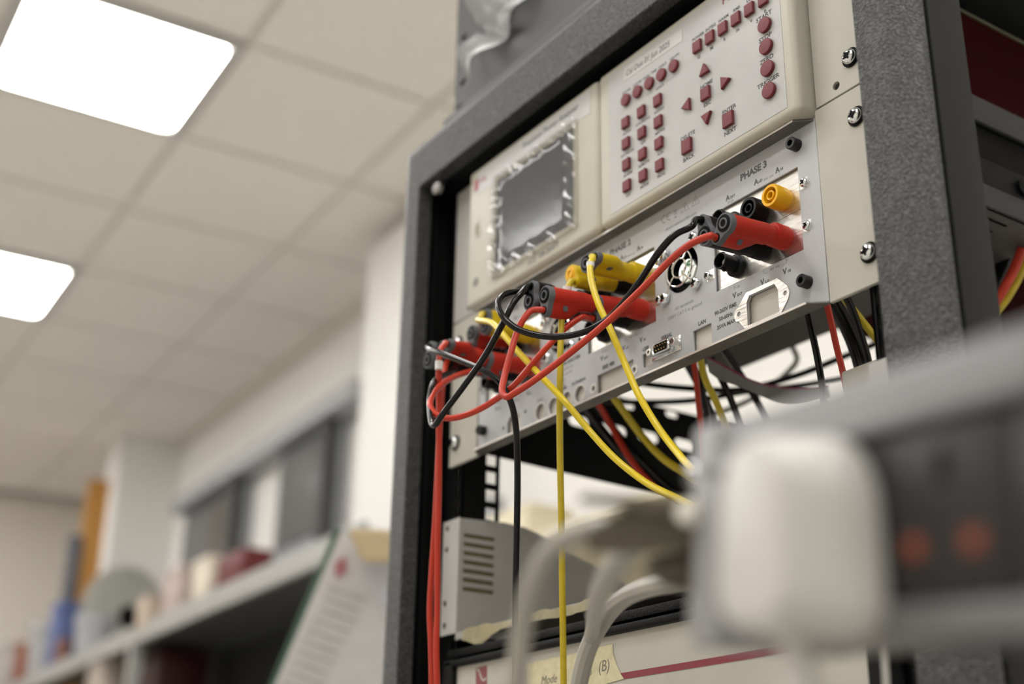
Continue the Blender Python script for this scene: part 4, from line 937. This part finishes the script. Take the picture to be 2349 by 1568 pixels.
sobj('front_edge', box(s0-1.2, s1+.3, BF-.02, BF, zb_, zt_-.01, bev=.004), M_galv)
sobj('back_panel', box(s0-1.2, s1+.3, BBk-.02, BBk, FLR, zb_+.03), mat('painted_shade_back', (.012, .012, .011), .8))  # near-black colour stands in for the deep shade under the shelf
sobj('lower_shelf', box(s0-1.2, s1+.3, BF, BBk, zb_-.90, zb_-.88), M_galv)
sobj('upper_rail', box(SB(640, 1290, 1.9).x, s1+.3, BBk-.06, BBk-.02, zt_+.0, zt_+.12), M_wframe)
up_a = SB(308, 1500).x
for a in (up_a, s1+.25, s0-1.15):
    sobj('upright', box(a-.025, a+.025, BF-.018, BF+.03, FLR, zb_+.01), M_galv)
def item(name, label, cat, u0, u1, vt, m, b=None, shape='box', group=None, base=None, yaw=0, dpt=.11):
    """an object standing near the shelf edge; u0..u1 and vt are the photo extents of its visible top"""
    b = BF+.07 if b is None else b; z = zb_+.0505 if base is None else base; uc = (u0+u1)/2
    q = PB(uc, vt, b); w = min(.26, max(.03, (PB(u1, vt, b).x-PB(u0, vt, b).x)*.8)); h = max(.03, q.z-z)
    t = thing(name, label, cat, RC(q.x, b, z), group); t.rotation_euler.z = TH+yaw
    def add(nm, bm, mm, sm=True):
        o = obj(nm, bm, mm, None, sm); o.parent = t; return o
    if shape == 'box':
        add('body', box(-w/2, w/2, -dpt/2, dpt/2, 0, h*.86, bev=.004), m); add('lid', box(-w/2-.004, w/2+.004, -dpt/2-.004, dpt/2+.004, h*.86, h, bev=.003), m)
    elif shape == 'binder':
        add('cover', box(-w/2, w/2, -dpt/2, dpt/2, 0, h, bev=.006), m); add('pages', box(-w/2+.008, w/2-.008, -dpt/2+.01, dpt/2+.002, .006, h-.006), M_white, False)
    elif shape == 'tub':
        add('tub', lathe(bmesh.new(), (0, 0, 0), (0, 0, 1), [(0, w*.42), (h*.8, w*.5), (h*.8, w*.53), (h, w*.53), (h, w*.47), (h*.2, w*.38)], 20, cap1=True), m)
    elif shape == 'reel':
        add('reel', lathe(bmesh.new(), (0, 0, h/2), (0, 1, 0), [(-dpt/2, h/2), (-dpt/2+.004, h/2), (-dpt/2+.004, h*.3), (dpt/2-.004, h*.3), (dpt/2-.004, h/2), (dpt/2, h/2)], 24), m)
        add('core', lathe(bmesh.new(), (0, 0, h/2), (0, 1, 0), [(-dpt/2-.002, h*.12), (dpt/2+.002, h*.12)], 16), M_black)
    elif shape == 'coil':
        bm = bmesh.new(); nn = max(2, int(h/.012))
        for k in range(min(nn, 12)): tube([(w/2*math.cos(a/3)*(1-.03*k), dpt/2*math.sin(a/3), .006+h/nn*k+.003*math.sin(a)) for a in range(0, 19)], .006, 2, 8, bm=bm)
        add('coil', bm, m)
    return t
C = lambda n, c: mat(n, c, .5)
item('binder', 'dark red box file standing on the shelf below the windows', 'box file', 520, 605, 1272, C('binder_red', (.10, .002, .003)), shape='binder')
item('box', 'small cream carton left of the dark red box file', 'box', 474, 518, 1285, C('carton_cream', (.62, .56, .45)))
item('box', 'pinkish carton between the cream carton and the pale reel', 'box', 405, 455, 1308, C('carton_pink', (.42, .33, .30)), b=BF+.06)
item('cable_reel', 'large pale grey cable reel standing on the shelf', 'reel', 240, 360, 1300, C('reel_grey', (.52, .52, .47)), b=BF+.25, shape='reel', yaw=R(-65), dpt=.05)
item('cable_coil', 'dark coil of wire between the reel and the cartons', 'cable coil', 355, 405, 1320, M_dgrey, b=BF+.12, shape='coil')
item('box', 'dark maroon parts box beside the blue one', 'box', 215, 260, 1365, C('box_maroon', (.13, .03, .04)), b=BF+.16)
item('parts_bin', 'white parts tub in front of the maroon box', 'tub', 208, 236, 1415, C('tub_white', (.34, .34, .36)), b=BF+.04, shape='tub')
item('box', 'small blue box at the dark stand on the shelf', 'box', 146, 164, 1385, C('box_blue', (.10, .14, .32)))
item('box', 'small red box right of the blue box', 'box', 160, 200, 1358, C('box_red', (.35, .06, .09)), b=BF+.22)
item('parts_bin', 'grey parts tub near the left end of the shelf', 'tub', 106, 132, 1430, C('tub_grey', (.33, .33, .33)), b=BF+.06, shape='tub')
item('box', 'orange-brown carton at the far left end of the shelf', 'box', 40, 68, 1480, C('carton_rust', (.34, .12, .07)), b=BF+.12)
item('box', 'pale carton at the far left end beside the rust coloured one', 'box', 5, 40, 1480, C('carton_pale', (.5, .47, .44)), b=BF+.05)
item('cable_coil', 'brown coil of wire in the clutter left of the white tub', 'cable coil', 125, 180, 1420, C('wire_maroon', (.2, .09, .07)), b=BF+.02, shape='coil', dpt=.05)
item('box', 'small buff carton right of the pale cable reel', 'box', 345, 375, 1372, C('carton_tan', (.45, .36, .28)), b=BF+.03)
# things under the shelf
lo = zb_-.88
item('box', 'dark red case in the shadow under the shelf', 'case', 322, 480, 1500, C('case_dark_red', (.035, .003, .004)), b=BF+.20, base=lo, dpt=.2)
item('box', 'pale carton on the lower shelf left of the upright', 'box', 235, 275, 1495, C('carton_buff', (.42, .36, .30)), b=BF+.06, base=lo)
# dark pole by the wooden door
q = PB(165, 1300, 1.60); t = thing('display_stand', 'tall dark grey stand in front of the wooden door at far left', 'stand', RC(q.x, 1.60, zb_+.05)); t.rotation_euler.z = TH
zz = PB(165, 1235, 1.60).z-(zb_+.05)
for nm, g in (('upright', box(-.05, .05, -.03, .03, 0, zz*.96, bev=.006)), ('cap', box(-.03, .03, -.034, .034, zz*.93, zz, bev=.006)), ('foot', box(-.08, .08, -.06, .06, 0, .02, bev=.004))):
    o = obj(nm, g, C('stand_grey', (.10, .105, .12)), None); o.parent = t
# hanging papers with green edge, tilted, just left of the rack
pp_ = thing('clipboard', 'tilted white printed sheets with a green edge hanging beside the rack', 'papers', tuple(P(740, 1400, d=1.9)))
obj('backing_board', slabpx([(768, 1212), (618, 1568), (540, 1800), (900, 1900), (905, 1420), (812, 1225)], 1.93, 1.94, .002), C('board_green', (.07, .13, .09)), pp_)
sheet = obj('front_sheet', slabpx([(782, 1218), (632, 1568), (560, 1790), (900, 1900), (925, 1450), (800, 1222)], 1.90, 1.902, .0005), C('paper_white', (.62, .60, .60)), pp_)
obj('rear_sheet', slabpx([(826, 1290), (845, 1340), (960, 1500), (960, 1290)], 1.893, 1.895, .0005), C('paper_grey', (.56, .56, .60)), pp_)
obj('printed_mark', slabpx([(768, 1290), (792, 1275), (795, 1312), (770, 1325)], 1.896, 1.898, .0003), C('print_red', (.42, .16, .17)), sheet)
bm = bmesh.new()
for k in range(14):
    u0, v0 = 755-12*k, 1345+24*k
    hexa([P(u0, v0, d=1.898), P(u0+85, v0+30, d=1.898), P(u0+84, v0+35, d=1.898), P(u0-1, v0+5, d=1.898)], [P(u0, v0, d=1.899), P(u0+85, v0+30, d=1.899), P(u0+84, v0+35, d=1.899), P(u0-1, v0+5, d=1.899)], bm)
obj('text_lines', bm, C('print_grey', (.42, .41, .42)), sheet, smooth=False)
obj('clip', slabpx([(798, 1212), (900, 1215), (902, 1290), (832, 1290)], 1.86, 1.888, .004), C('clip_tan', (.62, .50, .30)), pp_)
# pale objects on a bench behind the rack
bz = PB(1250, 1275, 1.75).z
bn = thing('rear_bench', 'pale bench top behind the rack seen through its open bay', 'bench', RC(PB(1250, 1205, 1.75).x, 1.8, FLR)); bn.rotation_euler.z = TH
qx = PB(1250, 1205, 1.75).x
for nm, g in (('top', box(-.44, .9, -.2, .2, bz-FLR-.03, bz-FLR, bev=.003)), ('leg', box(-.42, -.38, -.18, -.14, 0, bz-FLR-.03)), ('leg', box(.84, .88, -.18, -.14, 0, bz-FLR-.03)), ('back_board', box(-.44, .9, .17, .19, 0, bz-FLR-.03))):
    o = obj(nm, g, C('bench_cream', (.60, .55, .42)), None, False); o.parent = bn
t = thing('equipment_box', 'cream box on the bench behind the rack bay', 'box', RC(PB(1230, 1190, 1.75).x, 1.72, bz)); t.rotation_euler.z = TH
for nm, g in (('body', box(-.16, .13, -.08, .08, 0, .085, bev=.01)), ('lid', box(-.15, .12, -.07, .07, .085, .11, bev=.01))):
    o = obj(nm, g, C('box_cream', (.66, .60, .44)), None); o.parent = t
